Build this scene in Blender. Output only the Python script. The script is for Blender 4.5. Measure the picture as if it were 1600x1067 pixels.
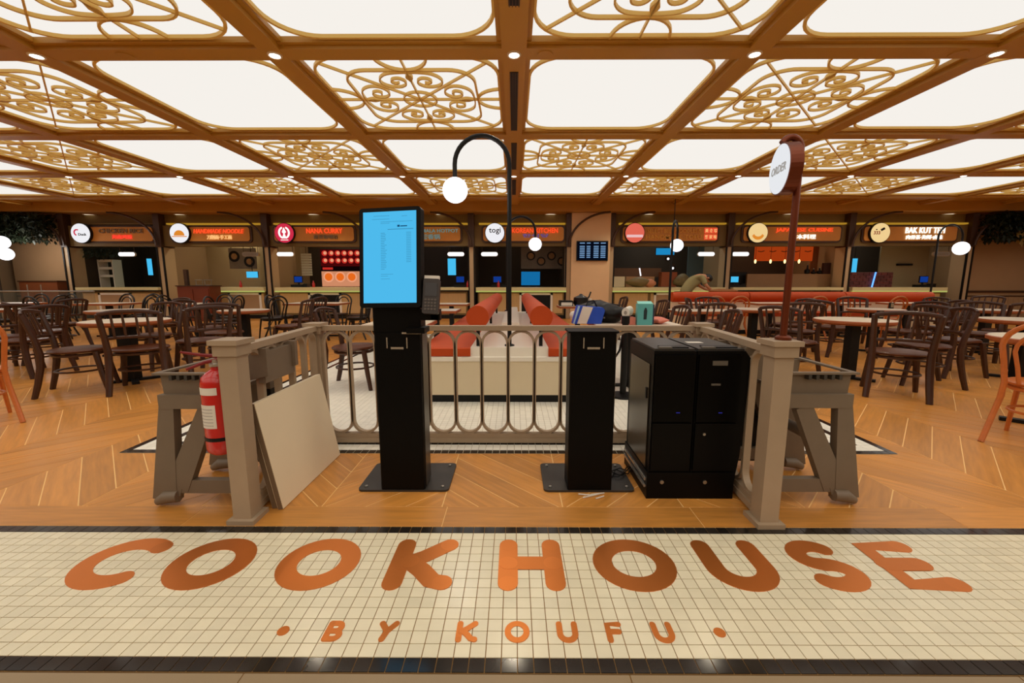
import bpy, math, random
from mathutils import Vector, Matrix
random.seed(7)
C = bpy.context.scene.collection
sc = bpy.context.scene
PI = math.pi
for o in list(bpy.data.objects): bpy.data.objects.remove(o)
# ------------------------------------------------------------------ camera, world, exposure
cam = bpy.data.objects.new('camera', bpy.data.cameras.new('camera')); C.objects.link(cam)
cam.data.sensor_width = 36; cam.data.lens = 14.58; cam.data.clip_start = 0.02
cam.location = (0, 0, 1.206)
cam.rotation_euler = (PI/2 - math.radians(8.12), 0, math.radians(0.263))
sc.camera = cam
w = bpy.data.worlds.new('world'); sc.world = w; w.use_nodes = True
w.node_tree.nodes['Background'].inputs[0].default_value = (1, .8, .6, 1)
w.node_tree.nodes['Background'].inputs[1].default_value = .02
sc.view_settings.view_transform = 'Standard'; sc.view_settings.look = 'None'
sc.view_settings.gamma = 1; sc.view_settings.exposure = 0.0
sc.view_settings.use_curve_mapping = False
PANEL = 0.92      # strength of the backlit ceiling panels
SPOT = 26.0      # watts of each recessed downlight
# ------------------------------------------------------------------ materials
def lin(c):
    return tuple(((v/255)/12.92 if v/255 <= .04045 else ((v/255+.055)/1.055)**2.4) for v in c)
MATS = {}
def mat(name, rgb, rough=.5, metal=0., emit=0., noise=0., scale=8., stretch=(1,1,1), bump=0., rnd=0., spec=.5, coat=0., ecol=None, alpha=1.):
    if name in MATS: return MATS[name]
    m = bpy.data.materials.new(name); m.use_nodes = True; nt = m.node_tree
    b = nt.nodes['Principled BSDF']; L = nt.links.new
    c = lin(rgb)
    b.inputs['Base Color'].default_value = (*c, 1); b.inputs['Roughness'].default_value = rough
    b.inputs['Metallic'].default_value = metal; b.inputs['Specular IOR Level'].default_value = spec
    b.inputs['Coat Weight'].default_value = coat; b.inputs['Alpha'].default_value = alpha
    if emit:
        b.inputs['Emission Color'].default_value = (*(lin(ecol) if ecol else c), 1)
        b.inputs['Emission Strength'].default_value = emit
    if noise or bump or rnd:
        tc = nt.nodes.new('ShaderNodeTexCoord'); mp = nt.nodes.new('ShaderNodeMapping'); nz = nt.nodes.new('ShaderNodeTexNoise')
        oi = nt.nodes.new('ShaderNodeObjectInfo'); ge = nt.nodes.new('ShaderNodeNewGeometry')
        ad = nt.nodes.new('ShaderNodeMath'); ad.operation = 'ADD'
        L(oi.outputs['Random'], ad.inputs[0]); L(ge.outputs['Random Per Island'], ad.inputs[1])
        fr = nt.nodes.new('ShaderNodeMath'); fr.operation = 'FRACT'; L(ad.outputs[0], fr.inputs[0])
        mp.inputs['Scale'].default_value = stretch; L(tc.outputs['Object'], mp.inputs['Vector'])
        ml = nt.nodes.new('ShaderNodeMath'); ml.operation = 'MULTIPLY'; ml.inputs[1].default_value = 37. if rnd else 0.
        L(fr.outputs[0], ml.inputs[0])
        nz.noise_dimensions = '4D'; L(ml.outputs[0], nz.inputs['W'])
        nz.inputs['Scale'].default_value = scale; nz.inputs['Detail'].default_value = 5; L(mp.outputs[0], nz.inputs['Vector'])
        # value = 1 + noise*(n-.5)*2 + rnd*(r-.5)*2
        a = nt.nodes.new('ShaderNodeMath'); a.operation = 'MULTIPLY_ADD'; L(nz.outputs['Fac'], a.inputs[0]); a.inputs[1].default_value = noise*3; a.inputs[2].default_value = 1-noise*1.5-rnd
        r2 = nt.nodes.new('ShaderNodeMath'); r2.operation = 'MULTIPLY_ADD'; L(fr.outputs[0], r2.inputs[0]); r2.inputs[1].default_value = rnd*2; L(a.outputs[0], r2.inputs[2])
        vm = nt.nodes.new('ShaderNodeVectorMath'); vm.operation = 'SCALE'; vm.inputs[0].default_value = c; L(r2.outputs[0], vm.inputs['Scale'])
        L(vm.outputs[0], b.inputs['Base Color'])
        if bump:
            bp = nt.nodes.new('ShaderNodeBump'); bp.inputs['Strength'].default_value = bump; bp.inputs['Distance'].default_value = .01
            L(nz.outputs['Fac'], bp.inputs['Height']); L(bp.outputs[0], b.inputs['Normal'])
    MATS[name] = m; return m
def emat(name, rgb, s=1.):
    if name in MATS: return MATS[name]
    m = bpy.data.materials.new(name); m.use_nodes = True; nt = m.node_tree; nt.nodes.clear()
    e = nt.nodes.new('ShaderNodeEmission'); o = nt.nodes.new('ShaderNodeOutputMaterial')
    e.inputs[0].default_value = (*lin(rgb), 1); e.inputs[1].default_value = s
    nt.links.new(e.outputs[0], o.inputs[0]); MATS[name] = m; return m

PLANK = mat('oak_plank', (204, 138, 62), .33, noise=.24, scale=3.0, stretch=(1.2, 14, 1), bump=.06, rnd=.13)
GROUT_W = mat('plank_joint', (246, 204, 136), .8)
MARBLE = mat('cream_marble_tile', (232, 222, 192), .22, noise=.07, scale=4, stretch=(1, 3, 1), rnd=.05)
MARBLE2 = mat('white_mosaic_tile', (246, 242, 228), .35, noise=.03, scale=4, rnd=.04)
BLACKT = mat('black_marble_tile', (40, 35, 30), .12, noise=.5, scale=9, rnd=.3)
GROUT = mat('brown_grout', (150, 112, 62), .85)
STONE = mat('corridor_stone', (150, 128, 96), .4, noise=.08, scale=3)
COPPER = mat('copper_inlay', (222, 130, 60), .36, metal=.75, noise=.07, scale=5, rnd=.05)
GOLD = mat('golden_wood_beam', (182, 130, 40), .45, noise=.06, scale=2, stretch=(1, 1, 1))
FIN = mat('pale_gold_fin', (232, 190, 96), .5)
PANELM = emat('backlit_panel', (255, 250, 243), PANEL)
DOWN = emat('downlight_lens', (255, 250, 240), 6)
WHITEE = emat('white_light', (250, 250, 255), 1.6)
GLOBE = emat('globe_light', (252, 250, 255), 2.2)
VENT = mat('vent_black', (14, 12, 10), .6)
RAILM = mat('taupe_rail', (168, 146, 120), .45, noise=.05, scale=12)
BROWN = mat('dark_walnut', (62, 31, 13), .36, noise=.25, scale=9, stretch=(1, 1, 3), rnd=.10)
SEATB = mat('walnut_seat', (84, 44, 22), .36, noise=.15, scale=9)
BLACKC = mat('black_bentwood', (14, 12, 11), .35)
TAN = mat('tan_bentwood', (196, 108, 46), .32, noise=.12, scale=10, stretch=(1, 1, 3))
TOPW = mat('white_tabletop', (236, 220, 196), .3, noise=.03, scale=6)
EDGEW = mat('wood_table_edge', (160, 84, 40), .4, noise=.15, scale=8)
BLACKM = mat('black_metal', (8, 7, 7), .45, spec=.3)
BLACKP = mat('black_powder_coat', (4, 4, 4), .45, spec=.14)
BPLATE = mat('charcoal_plate', (48, 44, 40), .42, noise=.1, scale=20)
GREY = mat('grey_plastic', (118, 102, 84), .5, noise=.06, scale=15)
GREYD = mat('dark_grey_plastic', (60, 54, 46), .6)
RED = mat('fire_red', (196, 22, 18), .25, coat=.5)
REDD = mat('dark_red_lever', (130, 20, 22), .35)
LABELW = mat('white_label', (225, 218, 205), .6)
PAPERG = mat('grey_print', (150, 142, 132), .7)
BOARD = mat('beige_board', (238, 222, 190), .5, noise=.03, scale=5)
BOARDE = mat('board_edge', (120, 98, 74), .6)
LEATHER = mat('orange_red_leather', (188, 70, 20), .55, spec=.3, noise=.08, scale=6, bump=.03)
LEATHERS = mat('leather_side', (190, 50, 18), .45)
CREAM = mat('cream_laminate', (222, 205, 172), .35, noise=.02, scale=3)
WHITEL = mat('white_laminate', (240, 232, 216), .3)
WALLB = mat('beige_wall', (176, 140, 100), .7, noise=.05, scale=2)
WALLD = mat('dark_wall', (58, 44, 30), .8)
OLIVE = mat('olive_header', (124, 100, 52), .6, noise=.05, scale=3)
SIGNB = mat('bronze_signboard', (228, 158, 72), .5, noise=.05, scale=4)
FRAMEB = mat('dark_bronze_frame', (70, 44, 26), .4)
COLM = mat('grey_beige_column', (196, 168, 130), .5)
WOODP = mat('light_wood_panel', (206, 168, 112), .5, noise=.1, scale=3, stretch=(6, 1, 1))
COUNTER = mat('cream_counter', (226, 214, 160), .35)
LED = emat('yellow_cove', (214, 160, 50), .55)
LEDG = emat('lime_cove', (200, 205, 110), .7)
BRONZE = mat('bronze_lamp_post', (112, 52, 28), .3, metal=.6)
BLUES = emat('blue_screen', (72, 190, 240), 1.0)
BLUED = emat('deep_blue_screen', (20, 60, 150), .8)
STEEL = mat('steel', (170, 168, 160), .3, metal=.9)
CHROME = mat('chrome_trim', (190, 184, 174), .25, metal=.7)
LEAF = mat('dark_leaf', (22, 34, 12), .6, noise=.3, scale=6)
LEAFY = mat('painted_lit_leaf', (120, 92, 24), .6, noise=.2, scale=6)  # lit copy of the leaf, amber light put into its colour
GLASS = mat('dim_glass', (120, 130, 120), .05, alpha=.15)
# ------------------------------------------------------------------ mesh builder
class M:
    def __init__(s): s.v = []; s.f = []
    def add(s, vs, fs):
        n = len(s.v); s.v += [tuple(v) for v in vs]; s.f += [tuple(i+n for i in f) for f in fs]; return s
    def box(s, x0, y0, z0, x1, y1, z1, mtx=None):
        vs = [Vector(p) for p in ((x0,y0,z0),(x1,y0,z0),(x1,y1,z0),(x0,y1,z0),(x0,y0,z1),(x1,y0,z1),(x1,y1,z1),(x0,y1,z1))]
        if mtx: vs = [mtx @ v for v in vs]
        return s.add(vs, [(0,3,2,1),(4,5,6,7),(0,1,5,4),(1,2,6,5),(2,3,7,6),(3,0,4,7)])
    def cbox(s, cx, cy, cz, dx, dy, dz, mtx=None): return s.box(cx-dx/2, cy-dy/2, cz-dz/2, cx+dx/2, cy+dy/2, cz+dz/2, mtx)
    def prism(s, poly, z0, z1):
        n = len(poly)
        return s.add([(x,y,z0) for x,y in poly]+[(x,y,z1) for x,y in poly],
                     [tuple(range(n))[::-1], tuple(range(n,2*n))]+[(i,(i+1)%n,n+(i+1)%n,n+i) for i in range(n)])
    def prismy(s, poly, y0, y1):     # polygon in x,z extruded along y
        n = len(poly)
        return s.add([(x,y0,z) for x,z in poly]+[(x,y1,z) for x,z in poly],
                     [tuple(range(n)), tuple(range(n,2*n))[::-1]]+[(i,n+i,n+(i+1)%n,(i+1)%n) for i in range(n)])
    def prismx(s, poly, x0, x1):     # polygon in y,z extruded along x
        n = len(poly)
        return s.add([(x0,y,z) for y,z in poly]+[(x1,y,z) for y,z in poly],
                     [tuple(range(n))[::-1], tuple(range(n,2*n))]+[(i,(i+1)%n,n+(i+1)%n,n+i) for i in range(n)])
    def tube(s, pts, r, k=8, closed=False, flat=1.):
        pts = [Vector(p) for p in pts]; n = len(pts); rs = r if isinstance(r, (list, tuple)) else [r]*n
        rings = []; up = None
        for i, p in enumerate(pts):
            a = pts[(i-1) % n] if (closed or i > 0) else p; b = pts[(i+1) % n] if (closed or i < n-1) else p
            t = (b-a).normalized()
            if up is None:
                up = Vector((0,0,1)) if abs(t.z) < .9 else Vector((0,1,0))
            u = (up - t*up.dot(t)).normalized(); up = u; q = t.cross(u)
            rings.append([p + u*math.cos(2*PI*j/k)*rs[i] + q*math.sin(2*PI*j/k)*rs[i]*flat for j in range(k)])
        vs = [v for rg in rings for v in rg]; fs = []
        for i in range(n if closed else n-1):
            a = i*k; b = ((i+1) % n)*k
            for j in range(k): fs.append((a+j, a+(j+1)%k, b+(j+1)%k, b+j))
        if not closed: fs += [tuple(range(k))[::-1], tuple(range((n-1)*k, n*k))]
        return s.add(vs, fs)
    def cyl(s, p0, p1, r, k=16): return s.tube([p0, p1], r, k)
    def lathe(s, prof, k=24, c=(0,0), cap=True):   # prof = [(r,z)]
        vs = []; fs = []; n = len(prof)
        for r, z in prof: vs += [(c[0]+r*math.cos(2*PI*j/k), c[1]+r*math.sin(2*PI*j/k), z) for j in range(k)]
        for i in range(n-1):
            for j in range(k): fs.append((i*k+j, i*k+(j+1)%k, (i+1)*k+(j+1)%k, (i+1)*k+j))
        if cap: fs += [tuple(range(k))[::-1], tuple(range((n-1)*k, n*k))]
        return s.add(vs, fs)
    def ribbon(s, poly, wd, z0, z1, closed=False):
        P = [Vector(p) for p in poly]; n = len(P); A = []; B = []
        for i in range(n):
            a = P[(i-1) % n] if (closed or i > 0) else P[i]; b = P[(i+1) % n] if (closed or i < n-1) else P[i]
            t = (b-a).normalized(); q = Vector((-t.y, t.x))*wd/2
            A.append(P[i]+q); B.append(P[i]-q)
        vs = [(p.x,p.y,z) for z in (z0,z1) for p in A]+[(p.x,p.y,z) for z in (z0,z1) for p in B]
        fs = []
        for i in range(n if closed else n-1):
            j = (i+1) % n
            fs += [(i,j,n+j,n+i), (2*n+j,2*n+i,3*n+i,3*n+j), (i,2*n+i,2*n+j,j), (n+j,3*n+j,3*n+i,n+i)]
        if not closed: fs += [(0,n,3*n,2*n), (n-1,3*n-1,4*n-1,2*n-1)]
        return s.add(vs, fs)
    def sphere(s, c, r, k=20, sz=1., h=12):
        prof = [(max(1e-4, r*math.sin(PI*i/h)), c[2]-r*sz*math.cos(PI*i/h)) for i in range(h+1)]
        return s.lathe(prof, k, (c[0], c[1]))
    def xf(s, m): s.v = [tuple(m @ Vector(v)) for v in s.v]; return s
    def mesh(s, name, m, smooth=False):
        me = bpy.data.meshes.new(name); me.from_pydata(s.v, [], s.f); me.update()
        me.materials.append(m)
        if smooth:
            for p in me.polygons: p.use_smooth = True
            try: me.set_sharp_from_angle(angle=math.radians(40))
            except Exception: pass
        return me
def obj(name, b, m, parent=None, smooth=False, label=None, loc=None, kind=None):
    me = b if isinstance(b, bpy.types.Mesh) else b.mesh(name, m, smooth)
    o = bpy.data.objects.new(name, me); C.objects.link(o)
    if parent: o.parent = parent
    if loc: o.location = loc
    if label: o['label'] = label
    if kind: o['kind'] = kind
    return o
def thing(name, label, cat, loc=(0,0,0), rz=0., group=None):
    o = bpy.data.objects.new(name, None); C.objects.link(o); o.empty_display_size = .1
    o.location = loc; o.rotation_euler = (0,0,rz); o['label'] = label; o['category'] = cat
    if group: o['group'] = group
    return o
def tag(o, label, cat, group=None):
    o['label'] = label; o['category'] = cat
    if group: o['group'] = group
    return o
def struct(name, b, m, parent=None): return obj(name, b, m, parent, kind='structure')
def dup(root, loc, rz, label, group=None):
    r = root.copy(); C.objects.link(r); r.location = loc; r.rotation_euler = (0,0,rz); r['label'] = label
    if group: r['group'] = group
    for ch in list(root.children):
        c = ch.copy(); C.objects.link(c); c.parent = r
        for g in list(ch.children):
            d = g.copy(); C.objects.link(d); d.parent = c
    return r
def rrect(x0, y0, x1, y1, r, k=6):
    out = []
    for cx, cy, a0 in ((x1-r,y1-r,0),(x0+r,y1-r,PI/2),(x0+r,y0+r,PI),(x1-r,y0+r,1.5*PI)):
        out += [(cx+r*math.cos(a0+PI/2*i/k), cy+r*math.sin(a0+PI/2*i/k)) for i in range(k+1)]
    return out
def text_mesh(s, wd, ht, m, depth=.01, shear=0.):
    cu = bpy.data.curves.new('lettering', 'FONT'); cu.body = s; cu.extrude = .05; cu.resolution_u = 2; cu.shear = shear
    cu.align_x = 'CENTER'; cu.offset = .012
    o = bpy.data.objects.new('tmp_text', cu); C.objects.link(o)
    dg = bpy.context.evaluated_depsgraph_get(); dg.update()
    me = bpy.data.meshes.new_from_object(o.evaluated_get(dg)); bpy.data.objects.remove(o)
    xs = [v.co.x for v in me.vertices]; ys = [v.co.y for v in me.vertices]
    if not xs: return me
    cx = (min(xs)+max(xs))/2; cy = (min(ys)+max(ys))/2; sx = wd/(max(xs)-min(xs)); sy = ht/(max(ys)-min(ys))
    for v in me.vertices:
        x, y, z = v.co; v.co = ((x-cx)*sx, -z/.05*depth/2, (y-cy)*sy)
    me.materials.clear(); me.materials.append(m); return me
def disc_y(cx, cz, r, y0, y1, k=28):
    return M().prismy([(cx+r*math.cos(2*PI*i/k), cz+r*math.sin(2*PI*i/k)) for i in range(k)], y0, y1)

# ================================================================== SETTING
TW = 35.2/2
floor = struct('floor', M().box(-TW, 1.915, -.05, TW, 18, -.0015), GROUT_W)
# chevron planks
CW = .655; PY = .2175; RUG = (-2.817, 2.805, 2.72, 9.65)
def clipY(poly, y0):
    out = []
    for i in range(len(poly)):
        a = poly[i]; b = poly[(i+1) % len(poly)]
        if a[1] >= y0: out.append(a)
        if (a[1] >= y0) != (b[1] >= y0):
            t = (y0-a[1])/(b[1]-a[1]); out.append((a[0]+t*(b[0]-a[0]), y0))
    return out
g = .0030
planks = []
for k in range(-22, 33):
    xr = 3.54-CW*k; xl = xr-CW
    if xr < -TW or xl > TW: continue
    A = k % 2 == 0
    for j in range(-3, 60):
        y0 = 2.733-CW+j*PY if A else 2.733+j*PY-CW*0
        y0 = 2.733 - 6*PY + j*PY
        if A: poly = [(xl+g, y0+g*1.4+g), (xr-g, y0+CW+g*1.4-g), (xr-g, y0+CW+PY-g*1.4-g), (xl+g, y0+PY-g*1.4+g)]
        else: poly = [(xl+g, y0+CW+g*1.4-g), (xr-g, y0+g*1.4+g), (xr-g, y0+PY-g*1.4+g), (xl+g, y0+CW+PY-g*1.4-g)]
        full = min(p[1] for p in poly) >= 2.104
        if max(p[1] for p in poly) < 2.13 or max(p[1] for p in poly) > 15: continue
        cx = (xl+xr)/2; cy = y0+CW/2+PY/2
        if RUG[0]+.4 < cx < RUG[2]-.4 and RUG[1]+.5 < cy < RUG[3]-.5: continue
        if not full: poly = clipY(poly, 2.104)
        if len(poly) < 3: continue
        vis = abs(cx)/max(cy, .1) < 1.33
        planks.append((not vis, math.hypot(cx, cy), A, full, poly, cx, y0))
planks.sort(key=lambda p: (p[0], p[1]))
RA = Matrix.Rotation(math.radians(45), 4, 'Z'); RB = Matrix.Rotation(math.radians(-45), 4, 'Z')
shared = {}
rest = {True: M(), False: M()}
for i, (nv, dist, A, full, poly, cx, y0) in enumerate(planks):
    R = RA if A else RB
    if i < 260:
        org = Vector((cx, y0, 0)); loc = [R.inverted() @ (Vector((x, y, 0))-org) for x, y in poly]
        key = (A, full)
        if full and key in shared: me = shared[key]
        else:
            me = M().prism([(p.x, p.y) for p in loc], -.004, 0).mesh('plank', PLANK)
            if full: shared[key] = me
        o = obj('plank', me, PLANK, floor); o.location = org; o.rotation_euler = (0, 0, math.radians(45 if A else -45))
    else:
        loc = [R.inverted() @ Vector((x, y, 0)) for x, y in poly]
        rest[A].prism([(p.x, p.y) for p in loc], -.004, 0)
for A in (True, False):
    o = obj('far_planks', rest[A], PLANK, floor, kind='stuff'); o.rotation_euler = (0, 0, math.radians(45 if A else -45))
x = -5.6
for i, L_ in enumerate([1.31]*9):
    obj('edge_plank', M().box(x+.002, 1.917, -.004, x+L_-.002, 2.1, 0), PLANK, floor); x += L_
for xx in (-TW, 6.2): obj('edge_plank', M().box(xx, 1.917, -.004, xx+11.3, 2.1, 0), PLANK, floor)
# front mosaic band
t = .052; X0 = .012; YB = 1.135
band = struct('trim_1', M().box(-TW, YB, -.05, TW, YB+15*t, -.003), GROUT)
mset = {}
def tile_mesh(n, m, a=t, b=t, h=.003, gg=.0016):
    return M().prism([(gg,gg),(a-gg,gg),(a-gg,b-gg),(gg,b-gg)], -h, 0).mesh(n, m)
tw = tile_mesh('tile', MARBLE); tb = tile_mesh('black_tile', BLACKT)
restw = M(); restb = M(); nw = 0
for r in range(15):
    y = YB+r*t; zc = y+.15; lim = zc*1.262+.1
    for c in range(-110, 110):
        x = X0+c*t
        black = r in (0, 14); seen = -lim < x < lim
        if black and seen: obj('black_tile', tb, None, band, loc=(x, y, 0))
        elif (not black) and seen and r <= 4 and nw < 300: obj('tile', tw, None, band, loc=(x, y, 0)); nw += 1
        else: (restb if black else restw).prism([(x+.0016,y+.0016),(x+t-.0016,y+.0016),(x+t-.0016,y+t-.0016),(x+.0016,y+t-.0016)], -.003, 0)
obj('small_tiles', restw, MARBLE, band, kind='stuff'); obj('border_tiles', restb, BLACKT, band, kind='stuff')
# letters inlaid in the band
def stroke_letter(strokes, wd, sx, sy, cx, cy, z):
    m = M()
    for si, (pts, closed) in enumerate(strokes):
        P = [Vector((cx+x*sx, cy+y*sy)) for x, y in pts]
        zz = z+si*.00025
        m.ribbon([tuple(p) for p in P], wd, zz-.003, zz, closed)
        if not closed:
            for e in (P[0], P[-1]):
                m.prism([(e.x+wd/2*math.cos(a*PI/8), e.y+wd/2*math.sin(a*PI/8)) for a in range(16)], zz-.003, zz+.0001)
    return m
def arc(cx, cy, rx, ry, a0, a1, n=20): return [(cx+rx*math.cos(math.radians(a0+(a1-a0)*i/n)), cy+ry*math.sin(math.radians(a0+(a1-a0)*i/n))) for i in range(n+1)]
LET = {
 'C': [(arc(.06, 0, .47, .42, 52, 308, 28), False)],
 'O': [(arc(0, 0, .42, .42, 0, 350, 35), True)],
 'K': [([(-.34,.41),(-.34,-.41)], False), ([(-.28,-.02),(0,.14),(.34,.41)], False), ([(-.2,.03),(.02,-.16),(.2,-.36),(.36,-.4)], False)],
 'H': [([(-.34,.41),(-.34,-.41)], False), ([(.34,.41),(.34,-.41)], False), ([(-.34,.0),(.34,.0)], False)],
 'U': [([(-.34,.41)]+arc(0,-.08,.34,.33,180,360,20)+[(.34,.41)], False)],
 'S': [(arc(.02,.2,.27,.21,40,270,18)+arc(-.0,-.21,.29,.2,90,-140,18)[1:], False)],
 'E': [([(.27,.4),(-.25,.4),(-.25,-.4),(.3,-.4)], False), ([(-.25,.0),(.2,.0)], False)],
 'B': [([(-.28,.4),(-.28,-.4)], False), ([(-.28,.4)]+arc(0,.2,.22,.2,90,-90,12)+[(-.28,0)], False), ([(-.28,0)]+arc(.02,-.2,.25,.2,90,-90,12)+[(-.28,-.4)], False)],
 'Y': [([(-.32,.4),(0,.0)], False), ([(.32,.4),(0,.0),(-.12,-.4)], False)],
 'F': [([(.26,.4),(-.25,.4),(-.25,-.4)], False), ([(-.25,.02),(.2,.02)], False)],
}
for ch, cx, wd in (('C',-1.72,.30),('O',-1.315,.31),('O',-.845,.31),('K',-.395,.29),('H',.073,.285),('O',.52,.32),('U',.965,.31),('S',1.34,.29),('E',1.69,.33)):
    obj('letter', stroke_letter(LET[ch], .082, wd, .30, cx, 1.645, .0022), COPPER, band, label='large copper letter %s inlaid in the cream mosaic' % ch)
for ch, cx in (('B',-.625),('Y',-.442),('K',-.163),('O',.012),('U',.187),('F',.35),('U',.52)):
    obj('small_letter', stroke_letter(LET[ch], .021, .078, .082, cx, 1.288, .0022), COPPER, band, label='small copper letter %s inlaid in the cream mosaic' % ch)
for cx, s in ((-.805, 'left of the word BY'), (.716, 'right of the last small U')):
    obj('dot', M().prism([(cx+.02*math.cos(a*PI/10), 1.288+.02*math.sin(a*PI/10)) for a in range(20)], -.002, .002), COPPER, band, label='copper dot inlaid '+s)
# corridor
corr = struct('floor_corridor', M().box(-TW, -6, -.05, TW, YB-.004, -.003), GROUT)
for i in range(-6, 6):
    for j in range(8):
        xx = i*1.2+.42-.06; y1 = YB-.006-j*.6
        if j < 2: obj('stone_tile', M().box(xx+.002, y1-.596, -.003, xx+1.198, y1, 0), STONE, corr)
big = M()
for i in range(-15, 15):
    for j in range(11):
        xx = i*1.2+.36; y1 = YB-.006-j*.6
        if not (-6 <= i < 6 and j < 2): big.box(xx+.002, y1-.596, -.003, xx+1.198, y1, 0)
obj('far_stone_tiles', big, STONE, corr, kind='stuff')
# island mosaic rug
rug = struct('trim_2', M().box(RUG[0], RUG[1], -.004, RUG[2], RUG[3], .002), mat('pale_grout', (176, 164, 142), .8))
nx = round((RUG[2]-RUG[0])/t); ny = round((RUG[3]-RUG[1])/t); rw = M(); rb = M()
rtb = M().prism([(.002,.002),(t*.98-.002,.002),(t*.98-.002,t-.002),(.002,t-.002)], 0, .003).mesh('black_tile', BLACKT)
tx = (RUG[2]-RUG[0])/nx; ty = (RUG[3]-RUG[1])/ny
for i in range(nx):
    for j in range(ny):
        e = min(i, j, nx-1-i, ny-1-j); x = RUG[0]+i*tx; y = RUG[1]+j*ty
        if e in (0, 3) and j <= 3: obj('black_tile', rtb, None, rug, loc=(x, y, .002))
        elif e in (0, 3): rb.prism([(x+.002,y+.002),(x+tx-.002,y+.002),(x+tx-.002,y+ty-.002),(x+.002,y+ty-.002)], .002, .005)
        else:
            rw.prism([(x+.0015,y+.0015),(x+tx-.0015,y+.0015),(x+tx-.0015,y+ty-.0015),(x+.0015,y+ty-.0015)], .002, .005)
obj('small_tiles', rw, MARBLE2, rug, kind='stuff'); obj('border_tiles', rb, BLACKT, rug, kind='stuff')
# ------------------------------------------------------------------ ceiling
CZ = 3.6; PS = 2.547; YR = [4.787+PS*i for i in range(-4, 4)]   # beam rows
ceil = struct('ceiling', M().box(-TW, -6, 3.86, TW, 18, 3.95), GOLD)
def beamx(y, wd): return M().box(-TW, y-wd/2, CZ, TW, y+wd/2, 3.84).box(-TW, y-wd/2-.05, CZ+.04, TW, y+wd/2+.05, 3.84)
def beamy(x, wd): return M().box(x-wd/2, -6, CZ-.002, x+wd/2, 13.75, 3.84).box(x-wd/2-.05, -6, CZ+.05, x+wd/2+.05, 13.75, 3.84)
for y in YR: obj('cross_beam', beamx(y, .22), GOLD, ceil)
for i in range(-6, 7): obj('long_beam', beamy(PS*i, .26 if i == 0 else .22), GOLD, ceil)
obj('soffit_panel', M().box(-TW, 12.53, 3.70, TW, 13.9, 3.72), GOLD, ceil)
obj('soffit_beam', M().box(-TW, 13.45, 3.42, TW, 13.75, 3.75), GOLD, ceil)
struct('ceiling_soffit', M().box(-TW, 13.7, 3.42, TW, 14.9, 3.5), mat('soffit_brown', (160, 106, 50), .6))
# ceiling light panels
H = 1.125     # half opening
Z0, Z1 = 3.658, 3.694
def rr(s, r, k=8): return rrect(-s, -s, s, s, r, k)
P = {}
P['frame'] = M().ribbon(rr(H*.965, .42), .030, Z0-3.6, Z1-3.6, True).mesh('rounded_frame', FIN)
P['diff'] = M().box(-H-.02, -H-.02, .098, H+.02, H+.02, .11).mesh('diffuser', PANELM)
P['inner'] = M().ribbon(rr(H*.70, .30), .025, Z0-3.6, Z1-3.6, True).mesh('inner_frame', FIN)
P['ring'] = M().ribbon([(.22*math.cos(a*PI/12), .22*math.sin(a*PI/12)) for a in range(24)], .018, Z0-3.6, Z1-3.6, True).mesh('centre_ring', FIN)
P['spoke'] = M().ribbon([(-H, 0), (H, 0)], .018, Z0-3.6, Z1-3.602).mesh('spoke', FIN)
P['dspoke'] = M().ribbon([(-H*1.2, 0), (H*1.2, 0)], .018, Z0-3.6, Z1-3.604).mesh('diagonal_spoke', FIN)
def spiral(sg):
    pts = [(.0, .74), (.12, .735), (.25, .71), (.34, .64), (.385, .54), (.36, .44), (.27, .375), (.16, .375), (.085, .44), (.08, .53), (.14, .59), (.22, .575), (.25, .51), (.21, .465), (.16, .48)]
    out = []
    for i in range(len(pts)-1):     # smooth
        p0 = pts[max(i-1, 0)]; p1 = pts[i]; p2 = pts[i+1]; p3 = pts[min(i+2, len(pts)-1)]
        for s_ in range(3):
            u = s_/3
            out.append(tuple(.5*((2*p1[q])+(-p0[q]+p2[q])*u+(2*p0[q]-5*p1[q]+4*p2[q]-p3[q])*u*u+(-p0[q]+3*p1[q]-3*p2[q]+p3[q])*u**3) for q in (0, 1)))
    out.append(pts[-1])
    return [(sg*x*1.0, y) for x, y in out]
P['scroll'] = M().ribbon(spiral(1), .018, Z0-3.6, Z1-3.6).ribbon(spiral(-1), .018, Z0-3.6, Z1-3.6).prism([(-.012,.54),(.0,.5),(.012,.54),(.045,.62),(.04,.66),(.0,.74),(-.04,.66),(-.045,.62)], Z0-3.6, Z1-3.6).mesh('scroll', FIN)
P['loop'] = M().ribbon(arc(0, H, .30, H*.30, 180, 360, 16), .024, Z0-3.6, Z1-3.6).mesh('side_loop', FIN)
rowname = {0: 'nearest row to the viewer', 1: 'second row from the viewer', 2: 'third row from the viewer', 3: 'row nearest the food stalls'}
ordn = ['first', 'second', 'third', 'fourth', 'fifth', 'sixth', 'seventh']
nvis = {0: 3, 1: 4, 2: 5, 3: 6}
plainm = M(); corrm = M()
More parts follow.
